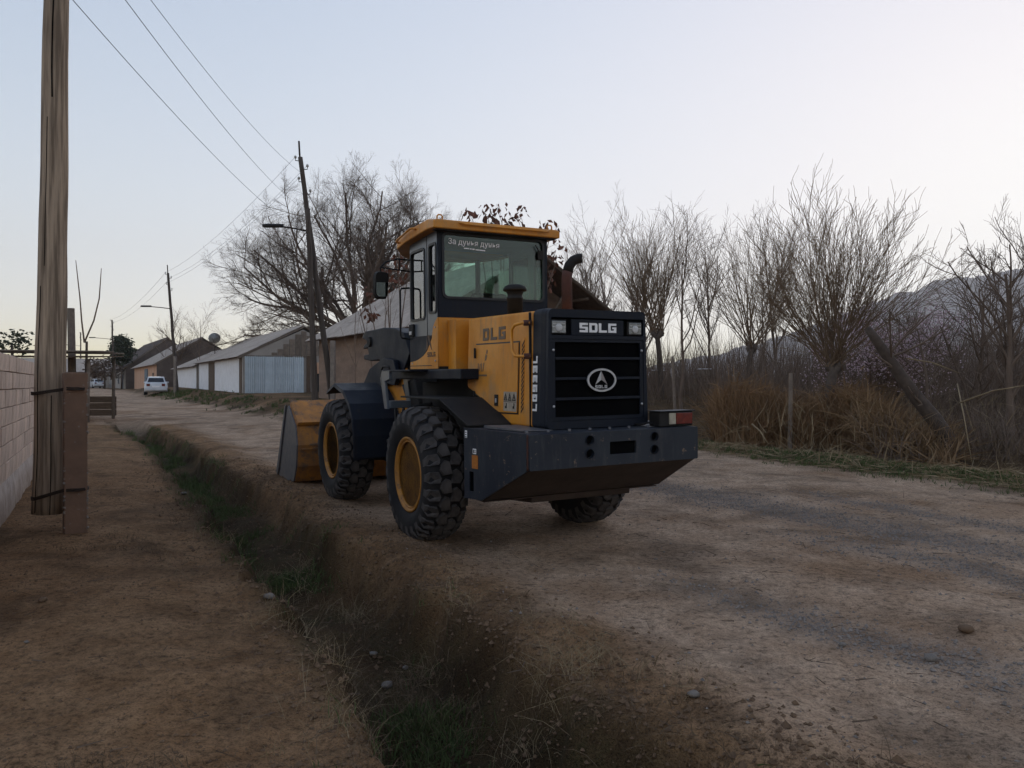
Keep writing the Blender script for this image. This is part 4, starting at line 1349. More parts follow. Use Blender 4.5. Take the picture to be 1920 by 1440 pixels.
def gable_house(name, label, origin, rotz, L, W, zb, ze, zr, mats, gx0=0.0, gx1=None, sheets=None, over=.35, group=None, gable_mat=None, waves=6):
    """x along the ridge from the near gable, y = 0 the road wall, body to y = -W"""
    root = empty(name, (origin[0], origin[1], 0), (0, 0, rotz))
    tag(root, label, 'house', group)
    gx1 = L if gx1 is None else gx1
    th = .3
    yr = -W / 2
    fr, bk, ga, rfm = mats
    MB().span((gx0 + th, -th, zb - .5), (gx1 - th, 0, ze)).build('front_wall', M[fr], root)
    MB().span((gx0 + th, -W, zb - .5), (gx1 - th, -W + th, ze)).build('back_wall', M[bk], root)
    slope = (zr - ze) / (W / 2)
    for x0, x1 in ((gx0, gx0 + th), (gx1 - th, gx1)):
        MB().prism([(0, zb - .5), (0, ze), (yr, zr - .12), (-W, ze), (-W, zb - .5)], 0, x0, x1).build('gable_wall', M[ga], root)
    # roof
    sl = math.hypot(W / 2 + over, (W / 2 + over) * slope)
    ang = math.atan(slope)
    zlow = ze - over * slope + .10
    for side_ in (0, 1):
        rp = empty('roof_slope', (0, 0, 0), (0, 0, 0), root)
        if side_ == 0:
            rp.location = (0, over, zlow)
            rp.rotation_euler = (-ang, 0, 0)
            sgn = -1
        else:
            rp.location = (L, -W - over, zlow)
            rp.rotation_euler = (-ang, 0, math.pi)
            sgn = -1
        # in this frame the slope climbs along -y
        if sheets:
            nx, ny = sheets
            sw_, sl_ = L / nx, sl / ny
            me = sheet_mesh(sw_ * 1.03, sl_ * 1.06, waves).mesh('roof_sheet', M[rfm])
            fix_normals(me)
            for i in range(nx):
                for j in range(ny):
                    o = link('roof_sheet', me, rp, (i * sw_ + rnd.uniform(-.01, .01), -(j + 1) * sl_ - rnd.uniform(0, .02), .02 + .004 * (i % 2)), (R(rnd.uniform(.2, .9)), R(rnd.uniform(-.15, .15)), R(rnd.uniform(-.3, .3))))
            MB().span((.02, -sl, -.06), (L - .02, -.03, -.03)).build('roof_boarding', M['timber'], rp)
        else:
            me = sheet_mesh(L, sl, max(4, int(L / .25)), .02, .03)
            o = me.build('roof_sheet', M[rfm], rp, loc=(0, -sl, 0))
        MB().span((-.03, -sl, -.12), (.0, 0, .02)).build('barge_board', M['timber_pale'], rp)
    MB().tube([(0, yr, zr + .11), (L, yr, zr + .11)], .09, 6).build('ridge_cap', M[rfm], root)
    return root


# mud house behind the loader
hN = gable_house('mud_house', 'brown mud brick house with grey slate gable roof behind the loader', (-2.96, 26.7), R(123), 11.6, 9.5, .55, 3.72, 6.52, ('mud', 'mud', 'mud', 'slate_sheet'), gx0=1.7, gx1=11.2, sheets=(11, 4), over=.45)
for k in range(6):
    y = -.6 - k * 1.65
    zz = 3.72 + min(-y, 9.5 + y) * (2.8 / 4.75) - .05
    MB().tube([(.1, y, zz - .08), (1.8, y, zz - .08)], .07, 6).build('purlin', M['timber'], hN, 0, True)
MB().tube([(1.6, -6.2, 3.9), (.25, -6.2, 5.15)], .06, 6).build('roof_brace', M['timber_pale'], hN, 0, True)
MB().tube([(1.6, -8.2, 3.2), (.25, -8.2, 4.0)], .06, 6).build('roof_brace', M['timber_pale'], hN, 0, True)
MB().span((1.66, -7.3, 3.3), (1.70, -5.9, 4.35)).build('brick_infill', M['brickred'], hN)
MB().span((2.2, .0, 1.6), (3.2, .03, 2.6)).build('window', M['timber'], hN)

# long house with whitewashed wall and blue sheet gate
HA0 = Vector((-16.1, 46.0, 0))
ua, la = Vector((-.5, .866, 0)), Vector((-.866, -.5, 0))
hA = gable_house('farm_house', 'long whitewashed house with pale blue corrugated gate under its gable', HA0, R(120), 18.0, 7.2, 1.0, 3.22, 5.05, ('whitewash', 'greywall', 'greywall', 'slate_sheet'), sheets=(14, 3), over=.3)
gate = empty('gate', (-.06, 0, 0), (0, 0, 0), hA)
gsh = sheet_mesh(.62, 2.25, 5, .03, .006).mesh('gate_sheet', M['gate_blue'])
fix_normals(gsh)
gsh.transform(Matrix.Rotation(R(90), 4, 'X'))
gsh.transform(Matrix.Rotation(R(-90), 4, 'Z'))
for k in range(6):
    link('gate_sheet', gsh, gate, (-.02, -.1 - k * .58, .98 + .02 * (k % 2)))
MB().span((-.03, -3.75, 3.2), (.0, -.05, 3.27)).build('gate_rail', M['timber'], gate)
MB().span((-.05, -4.05, .6), (.0, -3.8, 3.3)).build('gate_post', M['timber'], hA)
MB().span((-.05, -5.8, .6), (-.005, -4.15, 2.9)).build('doorway', M['terracotta'], hA)
MB().span((-.08, -5.3, .6), (-.055, -4.4, 2.2)).build('dark_door', M['window_dark'], hA)  # door panel in an even near-black colour
MB().span((.3, .0, .6), (1.0, .035, 3.15)).build('corner_pier', M['timber'], hA)
MB().span((10.2, .0, .5), (12.6, .06, 3.1)).build('corner_pier', M['timber'], hA)
for k in range(9):
    MB().span((-.04, -2.0 - k * .36, 3.32), (-.005, -1.68 - k * .36, 3.32 + max(.15, min(1.5, (1.84 - abs(-3.6 + 1.84 + k * .36)) * .85)))).build('gable_board', M['timber_pale'], hA)


def on_row(t, off=0.0):
    return HA0 + ua * t + la * off


hB = gable_house('farm_house', 'lower white walled house attached beyond the blue gate house', on_row(18.3, .1), R(120), 14.5, 6.6, .95, 3.0, 4.55, ('whitewash', 'greywall', 'greywall', 'slate_sheet'), sheets=(10, 3), over=.3)
hC = gable_house('farm_house', 'terracotta walled house with grey roof behind the parked car', on_row(36, 1.4), R(121), 24, 8.5, .9, 3.6, 6.2, ('terracotta', 'greywall', 'darkroof', 'slate_sheet'), over=.4)
hD = gable_house('farm_house', 'grey house with dark brown gable roof at the far end of the lane', on_row(63, 2.6), R(122), 26, 10, .9, 3.7, 7.6, ('greywall', 'greywall', 'darkroof', 'darkroof'), over=.4)
MB().span((3, .01, .5), (4.4, .06, 2.9)).build('door', M['paledoor'], hD)
MB().span((9, .01, 1.6), (10.4, .06, 2.8)).build('window', M['window_dark'], hD)
MB().span((8, .01, .5), (11, .08, 3.2)).build('door', M['paledoor'], hC)
MB().span((2.5, .01, .5), (3.6, .05, 2.7)).build('door', M['timber_pale'], hC)
hE = gable_house('farm_house', 'small far grey house with brown roof left of the lane end', (-60.5, 118, 0), R(35), 14, 9, .9, 3.4, 6.6, ('greywall', 'greywall', 'greywall', 'darkroof'), over=.5)
hF = gable_house('farm_house', 'pale low far house at the left, behind the shed', (-84, 128, 0), R(20), 18, 9, .9, 3.6, 5.6, ('whitewash', 'greywall', 'greywall', 'slate_sheet'), over=.5)

# satellite dish on the roof
dp = px(402, 634, 62)
ds = empty('satellite_dish', (dp.x, dp.y, 3.6))
tag(ds, 'round white satellite dish on a mast above the white house roof', 'satellite dish')
dh_ = dp.z - 3.6
MB().tube([(0, .1, 0), (0, .1, dh_)], .03, 6).build('mast', M['wire'], ds, 0, True)
mb = MB()
mb.lathe([(0, .45), (.06, .36), (.10, .2), (.115, .01), (.13, .01), (.115, .2), (.075, .37), (.0, .47)], 1, 20)
dsh = mb.build('reflector', M['dish'], ds, 0, True, loc=(0, 0, dh_), rot=(R(-20), 0, R(15)))
MB().tube([(0, 0, dh_ - .42), (0, -.4, dh_ - .05)], .015, 5).build('feed_arm', M['wire'], ds, 0, True)

# wooden lean-to shed beyond the block wall
shd = empty('wooden_shed', (-14.9, 27.0, 0), (0, 0, R(8)))
tag(shd, 'ramshackle low wooden lean-to shed behind the near pole', 'shed')
gS = gz(-16, 27)
for (x, y) in ((0, 0), (-2.2, .1), (-4.5, 0), (0, 2.4), (-4.5, 2.4)):
    MB().tube([(x, y, gS - .2), (x + .03, y, 2.42 + .05 * y)], .06, 7).build('post', M['timber_pale'], shd, 0, True)
for k in range(14):
    x = -4.9 + k * .37
    MB().hexa([(x, -.5, 2.45), (x + .34, -.5, 2.46), (x + .34, 2.8, 2.6), (x, 2.8, 2.59), (x, -.5, 2.49), (x + .34, -.52 + rnd.uniform(-.2, .1), 2.5), (x + .34, 2.8, 2.64), (x, 2.8, 2.63)]).build('roof_plank', M['timber'], shd)
for k in range(3):
    z = gS + .1 + k * .25
    MB().span((-4.6, 2.42, z), (.1, 2.46, z + .235)).build('wall_board', M['timber'], shd)
for k in range(7):
    a = rnd.uniform(-.15, .15)
    MB().tube([(-4.8 + rnd.uniform(0, .5), -.2 + k * .3, 2.72), (.5 + rnd.uniform(-.4, .4), -.2 + k * .3 + a, 2.68)], .035, 6).build('roof_pole', M['timber_pale'], shd, 0, True)
tp = px(136, 660, 28)
t_ = MB().tube([(0, 0, 0), (-.02, 0, 2), (-.06, 0, px(133, 578, 28).z - gz(tp.x, 28))], [.14, .135, .125], 10).build('timber_post', M['timber_pale'], None, 0.01, True, loc=(tp.x, 28, gz(tp.x, 28)))
tag(t_, 'stout weathered timber post standing behind the wooden shed', 'post')
tp = px(60, 655, 27)
t_ = MB().tube([(0, 0, 0), (0, 0, px(60, 622, 27).z - .2), (0, 0, px(60, 618, 27).z - .2)], [.05, .045, .01], 8).build('thin_post', M['timber_pale'], None, 0, True, loc=(tp.x, 27.5, .2))
tag(t_, 'thin pointed post rising above the shed left of the near pole', 'post')


# ---- cars
def make_car(loc, rotz, label):
    root = empty('parked_car', loc, (0, 0, rotz))
    tag(root, label, 'car', 'cars in the lane')
    # x forward; profile lofted across stations
    st = [(-1.95, .45, .62, .70, .62), (-1.90, .30, .92, .80, .74), (-1.6, .25, 1.0, .82, .76), (-.2, .22, .98, .83, .78), (1.0, .22, .92, .82, .76), (1.75, .25, .80, .78, .70), (1.95, .40, .62, .66, .60)]
    MB().loft([[(x, -w, z0), (x, -w * 1.0, (z0 + z1) / 2), (x, -w2, z1), (x, w2, z1), (x, w, (z0 + z1) / 2), (x, w, z0)] for x, z0, z1, w, w2 in st]).build('body', M['carwhite'], root, .03, True)
    gh = [(-1.72, .96, .70), (-1.40, 1.36, .56), (-.2, 1.43, .57), (.35, 1.36, .55), (.98, .93, .68)]
    MB().add([(x, s * w, z) for x, z, w in gh for s in (-1, 1)] + [(-1.72, -.70, .93), (-1.72, .70, .93), (.98, -.68, .9), (.98, .68, .9)],
             [(0, 1, 3, 2), (2, 3, 5, 4), (4, 5, 7, 6), (6, 7, 9, 8), (0, 2, 4, 6, 8, 12, 10), (1, 11, 13, 9, 7, 5, 3)]).build('cabin', M['carwhite'], root, .02)
    MB().add([(-1.705, -.58, 1.0), (-1.705, .58, 1.0), (-1.47, .49, 1.31), (-1.47, -.49, 1.31), (-1.69, -.58, .99), (-1.69, .58, .99), (-1.44, .49, 1.30), (-1.44, -.49, 1.30)], [(0, 3, 2, 1), (4, 5, 6, 7), (0, 1, 5, 4), (2, 3, 7, 6), (1, 2, 6, 5), (3, 0, 4, 7)]).build('rear_window', M['cardark'], root)
    for s in (-1, 1):
        MB().prism([(-1.35, .98), (-1.2, 1.30), (.25, 1.30), (.75, .98)], 1, s * .655 - .02, s * .655 + .02).build('side_window', M['cardark'], root)
        MB().span((-1.95, s * .52 - .12, .68), (-1.88, s * .52 + .12, .88)).build('tail_lamp', M['red_lens'], root, .01)
        MB().span((.55, s * .80 - .1, .92), (.68, s * .80 + .1, 1.04)).build('side_mirror', M['carwhite'], root, .02)
        for x in (-1.25, 1.25):
            wh = MB().lathe([(-.09, .20), (-.1, .27), (-.07, .30), (.07, .30), (.1, .27), (.09, .20)], 1, 18, (x, s * .74, .30)).build('wheel', M['rubber'], root, 0, True)
            MB().lathe([(-.085, .001), (-.085, .19), (.085, .19), (.085, .001)], 1, 14, (x, s * .74, .30)).build('hubcap', M['chrome'], wh, 0, True)
    MB().span((-2.0, -.76, .36), (-1.9, .76, .56)).build('rear_bumper', M['carwhite'], root, .03)
    MB().span((-1.965, -.26, .60), (-1.945, .26, .71)).build('number_plate', M['decal_white'], root)
    return root


cp = px(293, 742, 60)
make_car((cp.x, 60, gz(cp.x, 60) - .02), R(90 + 24), 'white hatchback parked in the lane beside the leaning lamp pole')
cp = px(181, 735, 118)
make_car((cp.x, 118, gz(cp.x, 118)), R(90 + 40), 'far white car at the very end of the lane')

# hive boxes in the orchard on the right
for k, (u, v, y) in enumerate(((1234, 700, 36), (1320, 698, 33))):
    p = px(u, v, y)
    root = empty('hive_box', (p.x, p.y, gz(p.x, p.y)), (0, 0, R(20 + 25 * k)))
    tag(root, ['pale wooden hive box close behind the loader grille', 'yellowish wooden hive box right of the loader between the trees'][k], 'box', 'hive boxes under the trees')
    h = p.z - root.location.z
    for sx in (-1, 1):
        for sy in (-1, 1):
            MB().span((sx * .14 - .02, sy * .14 - .02, -.1), (sx * .14 + .02, sy * .14 + .02, h - .16)).build('leg', M['timber'], root)
    MB().span((-.2, -.2, h - .16), (.2, .2, h + .12)).build('box', M['timber_pale'], root, .01)
    MB().span((-.23, -.23, h + .122), (.23, .23, h + .16)).build('lid', M['whitewash'], root, .01)


# ================================================================== trees and other plants
M['bark'] = pmat('grey_bark', (0.11, 0.083, 0.065), (0.07, 0.052, 0.042), 9, rough=0.95, bump=0.5, bscale=16)
M['dead_bark'] = pmat('dark_dead_bark', (0.052, 0.036, 0.028), (0.085, 0.06, 0.045), 9, rough=0.95, bump=0.6, bscale=14)
M['twig'] = pmat('twig_bark', (0.12, 0.082, 0.060), (0.17, 0.12, 0.09), 2.0, rough=0.9)
M['willow_twig'] = pmat('willow_twig', (0.15, 0.095, 0.055), (0.20, 0.135, 0.085), 2.0, rough=0.85)
M['red_leaf'] = pmat('withered_red_leaf', (0.16, 0.055, 0.030), (0.10, 0.04, 0.024), 3, rough=0.8)
M['green_leaf'] = pmat('dark_evergreen_leaf', (0.030, 0.042, 0.020), (0.045, 0.055, 0.028), 2, rough=0.8)
M['petal'] = pmat('blossom_petal', (0.66, 0.50, 0.54), (0.52, 0.38, 0.42), 3, rough=0.8)
M['stalk'] = pmat('dry_maize_stalk', (0.175, 0.092, 0.040), (0.24, 0.14, 0.068), 2.2, rough=0.9)
M['tan_stalk'] = pmat('tan_dry_stalk', (0.24, 0.145, 0.07), (0.15, 0.088, 0.042), 2.2, rough=0.9)
M['straw'] = pmat('pale_straw', (0.30, 0.225, 0.13), (0.20, 0.14, 0.08), 3, rough=0.9)
M['drygrass'] = pmat('dry_grass', (0.15, 0.10, 0.058), (0.085, 0.055, 0.032), 4, rough=0.95)
M['grass'] = pmat('ditch_grass', (0.052, 0.078, 0.020), (0.085, 0.100, 0.030), 3, rough=0.9)
M['stone'] = pmat('pale_stone', (0.20, 0.17, 0.145), (0.13, 0.11, 0.095), 9, rough=0.9, bump=0.4, bscale=25)
M['clod'] = pmat('dirt_clod', (0.165, 0.10, 0.056), (0.105, 0.062, 0.036), 14, rough=0.95, bump=0.4)
M['pebble'] = pmat('grey_pebble', (0.27, 0.225, 0.195), (0.15, 0.127, 0.112), 8, rough=0.9)


class Twigs:
    """grows branches into a trunk mesh and a crown mesh"""

    def __init__(s, seed):
        s.r = random.Random(seed)
        s.trunk = MB()
        s.crown = MB()
        s.tips = []

    def stem(s, mb, p, d, L, r0, r1, nseg, wob, trop, n):
        pts, rad = [p.copy()], [r0]
        d = d.normalized()
        for k in range(nseg):
            d = d + Vector((s.r.gauss(0, wob), s.r.gauss(0, wob), s.r.gauss(0, wob))) + Vector((0, 0, trop))
            d.normalize()
            p = p + d * (L / nseg)
            pts.append(p.copy())
            rad.append(r0 + (r1 - r0) * (k + 1) / nseg)
        mb.tube(pts, rad, n, False)
        return pts, rad, d

    def grow(s, p, d, L, r, lv, P, mb=None):
        """P: list per level of dict(n, ang, len, wob, trop, seg, start)"""
        q = P[lv]
        last = lv == len(P) - 1
        sides = (8, 6, 4, 3, 3, 3)[lv]
        pts, rad, de = s.stem(mb or s.crown, p, d, L, r, max(.003, r * q.get('taper', .45)), q['seg'], q['wob'], q['trop'], sides)
        if last:
            s.tips.append((pts[-1], de))
            return
        nx = P[lv + 1]
        cnt = max(1, int(round(nx['n'] * s.r.uniform(.75, 1.25))))
        st = nx.get('start', .25)
        for k in range(cnt):
            t = st + (1 - st) * (k + s.r.random()) / cnt
            f = t * (len(pts) - 1)
            i = min(int(f), len(pts) - 2)
            pp = pts[i].lerp(pts[i + 1], f - i)
            ax = (pts[i + 1] - pts[i]).normalized()
            o = ax.orthogonal().normalized()
            o.rotate(Matrix.Rotation(s.r.uniform(0, 2 * math.pi), 3, ax))
            a = R(nx['ang'] * s.r.uniform(.7, 1.3))
            nd = ax * math.cos(a) + o * math.sin(a)
            rr = rad[i] * nx.get('rr', .55) * s.r.uniform(.8, 1.1)
            s.grow(pp, nd, L * nx['len'] * s.r.uniform(.65, 1.25) * (1.15 - .5 * t), max(.004, rr), lv + 1, P)

    def finish(s, name, label, group, loc, cat='tree', bark='bark', twig='twig'):
        root = empty(name, loc)
        tag(root, label, cat, group)
        if s.trunk.v:
            s.trunk.build('trunk', M[bark], root, 0, True)
        me = s.crown.mesh('crown', M[twig])
        link('crown', me, root)
        return root


def lv(n, ang, ln, wob, trop, seg, start=.25, rr=.55, taper=.45):
    return dict(n=n, ang=ang, len=ln, wob=wob, trop=trop, seg=seg, start=start, rr=rr, taper=taper)


def ground_at(x, y):
    return Vector((x, y, gz(x, y) - .05))


V3 = Vector

# ---- the big spreading tree behind the mud house
loc = ground_at(-13.1, 64)
T = Twigs(11)
T.stem(T.trunk, V3((0, 0, -.2)), V3((.05, 0, 1)), 4.2, .50, .42, 6, .03, .05, 12)
top = V3((.2, 0, 3.9))
PB = [lv(1, 0, 1, .09, .02, 9, taper=.3), lv(10, 44, .52, .10, .035, 6, .15, .5), lv(9, 40, .50, .11, .05, 5, .12, .5), lv(8, 36, .52, .12, .06, 4, .10, .55), lv(5, 32, .55, .14, .05, 2, .1, .7)]
for (dx, dy, dz, L) in ((-1.0, .1, .42, 9.5), (-.85, -.4, .75, 9.5), (-.35, .3, 1.1, 10.5), (.25, -.2, 1.2, 11), (.65, .2, .95, 9.5), (-.6, .6, .65, 8.5), (.35, -.6, .9, 8.5), (-.95, -.35, .5, 8.5), (-.6, -.2, 1.0, 10), (-.15, -.1, 1.3, 10.5), (.1, .5, 1.1, 9.5), (-1.0, .3, .55, 8.5), (.55, -.3, 1.15, 9), (.9, 0, .85, 9.5), (.95, .3, .6, 9), (.6, .1, 1.0, 10)):
    T.grow(top.copy(), V3((dx, dy, dz)), L * 1.14, .20, 0, PB)
T.finish('bare_tree', 'great spreading bare tree with grey arching limbs behind the mud house', 'bare trees', loc)

# ---- upright bare trees further back
for (u, y, h, seed, lab) in ((815, 58, 13.5, 21, 'tall upright bare tree just left of the cab roof, beyond the mud house'), (1110, 46, 9.5, 22, 'sparse upright bare tree rising behind the exhaust pipe'),
                             (1190, 42, 8.6, 23, 'sparse bare tree between exhaust pipe and the first pollard'), (1070, 52, 10.5, 25, 'thin bare tree rising above the mud house gable')):
    x = (u - 960) / 1442 * y
    T = Twigs(seed)
    Pq = [lv(1, 0, 1, .05, .03, 8, taper=.25), lv(16, 24, .50, .07, .05, 6, .12, .5), lv(8, 28, .48, .1, .06, 4, .12, .55), lv(5, 30, .5, .12, .06, 3, .1, .6)]
    T.grow(V3((0, 0, 0)), V3((0, 0, 1)), h * .72, .13, 0, Pq)
    T.finish('bare_tree', lab, 'bare trees', ground_at(x, y))


# ---- pollarded willows on the right
def pollard(u, y, head_v, top_v, spread, seed, label, nw=64, rt=.17, tw=7):
    x = (u - 960) / 1442 * y
    loc = ground_at(x, y)
    hz_ = px(u, head_v, y).z - loc.z
    Lw = (px(u, top_v, y).z - loc.z - hz_)
    T = Twigs(seed)
    tk, _r, _d = T.stem(T.trunk, V3((0, 0, -.1)), V3((.04, 0, 1)), hz_ * .9, rt, rt * .85, 7, .05, .05, 10)
    tp_ = tk[-1] - V3((0, 0, .06))
    # two or three thick arms ending in knobs
    heads = []
    for (ax, ay) in ((-.3, .1), (.55, -.1), (.1, .4)):
        pts, rad, d = T.stem(T.trunk, tp_, V3((ax, ay, .75)), hz_ * .09 * T.r.uniform(.8, 1.3), rt * .75, rt * .85, 4, .08, .02, 8)
        heads.append(pts[-1])
        T.trunk.lathe([(-.12, .02), (-.09, rt * .8), (.02, rt * 1.05), (.10, rt * .7), (.13, .02)], 2, 9, pts[-1])
    P2 = [lv(1, 0, 1, .045, .026, 10, taper=.22), lv(tw, 22, .48, .06, .035, 6, .12, .55), lv(5, 26, .40, .09, .04, 4, .12, .6)]
    for k in range(nw):
        h = T.r.choice(heads)
        a = T.r.uniform(0, 2 * math.pi)
        tl_ = spread * 1.55 * math.sqrt(T.r.random())
        d = V3((math.sin(tl_) * math.cos(a), math.sin(tl_) * math.sin(a) * .8, math.cos(tl_)))
        T.grow(h + V3((T.r.uniform(-.1, .1), T.r.uniform(-.1, .1), 0)), d, Lw * T.r.uniform(.7, 1.0) * (1.02 - .22 * tl_), T.r.uniform(.008, .018) * max(1, y / 19), 0, P2)
    return T.finish('pollard_willow', label, 'pollarded willows', loc, twig='willow_twig')


pollard(1545, 17.7, 668, 350, .58, 31, 'largest pollard willow with a broad airy fan of shoots above the stalk heap', 60, .12, 9)
pollard(1395, 27, 640, 408, .50, 32, 'pollard willow left of the largest one, thinner fan of shoots', 24, .11, 8)
pollard(1240, 29, 612, 405, .42, 33, 'pollard willow just right of the loader grille', 34, .11, 8)


# ---- free-growing bare trees on the right
def bare(u, y, top_v, seed, label, r=.07, n1=9, lean=(0, 0), ang=36, start=.22):
    x = (u - 960) / 1442 * y
    loc = ground_at(x, y)
    h = px(u, top_v, y).z - loc.z
    T = Twigs(seed)
    P3 = [lv(1, 0, 1, .07, .03, 8, taper=.3), lv(n1, ang, .55, .10, .05, 6, start, .6), lv(8, 36, .48, .12, .06, 4, .15, .55), lv(6, 34, .48, .14, .05, 3, .1, .6)]
    T.grow(V3((0, 0, 0)), V3((lean[0], lean[1], 1)), h * .82, r, 0, P3)
    return T.finish('bare_tree', label, 'bare trees', loc)


bare(1278, 24.5, 430, 41, 'slender forked bare tree right of the loader tail lamp', .06, 7, (-.02, 0), 30, .4)
bare(1330, 34, 425, 52, 'upright slender bare tree between the two left pollards', .06, 14, (.02, 0), 26, .15)
bare(1460, 33, 415, 53, 'slender bare tree behind the left of the largest pollard', .06, 14, (-.03, 0), 28, .15)
bare(1180, 36, 440, 54, 'slender bare tree close to the loader shroud top', .05, 13, (.03, 0), 26, .15)
bare(1120, 33, 400, 55, 'slim bare tree right of the exhaust pipe', .05, 13, (-.02, 0), 28, .2)
bare(1425, 40, 430, 56, 'faint far bare tree behind the second pollard', .06, 14, (.02, 0), 26, .12)
bare(1900, 15.5, 440, 42, 'dark bare tree at the right edge of the view', .08, 11, (-.10, 0))
bare(1815, 18, 505, 43, 'bushy bare tree in front of the mountain', .07, 11, (.05, 0), 42, .12)
bare(1740, 17.5, 560, 44, 'low bushy bare tree between leaning trunk and mountain', .05, 12, (.1, 0), 45, .08)
bare(1960, 19, 400, 45, 'bare tree partly cut off by the right edge', .08, 11)
bare(1700, 24, 575, 46, 'small bare fruit tree left of the mountain foot', .05, 11, (0, 0), 45, .1)
bare(1860, 22, 480, 48, 'slim bare tree behind the bushy one by the mountain', .06, 11, (.02, 0), 40, .15)
bare(1620, 26, 560, 49, 'small bare tree behind the largest pollard, right side', .05, 10, (0, 0), 40, .15)
bare(330, 78, 590, 47, 'small round bare tree over the far roofs beside the leaning pole', .10, 12, (0, 0), 45, .3)
bare(380, 66, 575, 50, 'thin bare sapling above the white house roof', .04, 7, (0, 0), 30, .3)

# forked sapling by the shed
loc = ground_at((158 - 960) / 1442 * 30, 30)
T = Twigs(51)
hb = px(158, 640, 30).z - loc.z
T.stem(T.trunk, V3((0, 0, 0)), V3((0, 0, 1)), hb, .06, .045, 5, .02, .02, 7)
for (uu, vv, um, vm) in ((142, 488, 150, 560), (190, 503, 186, 560)):
    a, m_, e = V3((0, 0, hb - .05)), px(um, vm, 30) - loc, px(uu, vv, 30) - loc
    a2 = a.lerp(m_, .5) + V3((.08 if uu > 160 else -.02, 0, 0))
    T.crown.tube([a, a2, m_, m_.lerp(e, .5), e], [.035, .03, .025, .02, .012], 5)
T.finish('forked_sapling', 'bare sapling forked into two long shoots beside the shed', None, loc)


# ---- trees with withered leaves behind the cab
def leaf_quads(mb, tips, r, n, ln, w, droop=.9, spread=.18):
    for (p, d) in tips:
        for k in range(n):
            o = V3((r.gauss(0, spread), r.gauss(0, spread), r.gauss(0, spread)))
            a = (p + o)
            dd = V3((r.gauss(0, .6), r.gauss(0, .6), -droop + r.gauss(0, .3))).normalized()
            sd = dd.orthogonal().normalized()
            sd.rotate(Matrix.Rotation(r.uniform(0, 6.28), 3, dd))
            L, W = ln * r.uniform(.7, 1.2), w * r.uniform(.7, 1.2)
            mid = a + dd * L * .5
            nrm = dd.cross(sd) * W * .4
            mb.add([a, mid + sd * W + nrm, a + dd * L, mid - sd * W + nrm], [(0, 1, 2), (0, 2, 3)])


def leafy(u, y, stems, seed, label, per=5, ln=.22, keep=.5):
    x = (u - 960) / 1442 * y
    loc = ground_at(x, y)
    T = Twigs(seed)
    P4 = [lv(1, 0, 1, .04, .01, 7, taper=.3), lv(5, 34, .13, .1, .05, 3, .80, .5), lv(2, 36, .5, .12, 0, 2, .2, .6)]
    for (uu, vv) in stems:
        e = px(uu, vv, y) - loc
        T.grow(V3((T.r.uniform(-.1, .1), T.r.uniform(-.1, .1), 0)), e, e.length * .93, .035, 0, P4)
    root = T.finish('leafy_sapling', label, 'saplings with withered leaves', loc)
    mb = MB()
    hi = [t for t in T.tips if T.r.random() < keep]
    leaf_quads(mb, hi, T.r, per, ln, ln * .28, .9, .09)
    mb.build('leaves', M['red_leaf'], root)['kind'] = 'stuff'
    return root


leafy(742, 22.5, [(705, 470), (735, 440), (760, 460), (690, 540)], 61, 'sapling with withered red leaves left of the cab mirror', 4, .20, .65)
leafy(940, 21.5, [(905, 378), (885, 393), (925, 388), (985, 390), (1008, 386), (942, 410), (1040, 468)], 62, 'sapling with drooping red brown leaves showing above the cab roof', 5, .21, .85)
for k, (u, y, tv) in enumerate(((700, 19.5, 540), (735, 19.0, 560), (722, 20.5, 500), (676, 21, 580))):
    x = (u - 960) / 1442 * y
    loc = ground_at(x, y)
    T = Twigs(70 + k)
    P5 = [lv(1, 0, 1, .05, .02, 7, taper=.3), lv(5, 26, .35, .08, .04, 4, .45, .5)]
    T.grow(V3((0, 0, 0)), V3((T.r.uniform(-.08, .08), 0, 1)), px(u, tv, y).z - loc.z, .022, 0, P5)
    T.finish('bare_sapling', ['thin bare sapling in front of the mud house roof', 'thin bare sapling close to the cab mirror', 'tallest thin sapling before the mud house roof', 'leftmost thin sapling before the mud house wall'][k], 'thin saplings by the mud house', loc)

# evergreen and leafy shrubs at the far left
for (u, v, y, rw, rh, n, mat, lab, nm) in ((228, 655, 98, 1.25, 1.7, 2200, 'green_leaf', 'dark evergreen tree over the far roofs at the lane end', 'evergreen_tree'), (22, 642, 33, .8, .4, 260, 'green_leaf', 'leafy shrub showing above the block wall at far left', 'leafy_shrub'),
                                            (196, 690, 100, 2.2, 1.3, 900, 'twig', 'bare brown bush beside the far evergreen', 'bare_bush')):
    p = px(u, v, y)
    g = gz(p.x, y)
    root = empty(nm, (p.x, y, g))
    tag(root, lab, 'shrub' if 'tree' not in nm else 'tree')
    h = p.z - g
    MB().tube([(0, 0, -.1), (.05, 0, h * .5), (0, 0, h)], [.12, .09, .04], 7).build('trunk', M['bark'], root, 0, True)
    r_ = random.Random(int(u))
    tips = []
    for k in range(n // 10):
        a, b = r_.uniform(0, 6.28), r_.uniform(-1, 1)
        rr = r_.uniform(.35, 1) ** .5
        c = math.sqrt(1 - b * b)
        lob = 1 + .25 * math.sin(3 * a + 2 * b)
        tips.append((V3((math.cos(a) * c * rw * rr * lob, math.sin(a) * c * rw * rr * lob, h + b * rh * rr)), V3((0, 0, 1))))
    mb = MB()
    leaf_quads(mb, tips, r_, 10, .004 * y + .08, .03 + .0008 * y, .2, .12 + .0012 * y)
    mb.build('crown', M[mat], root)

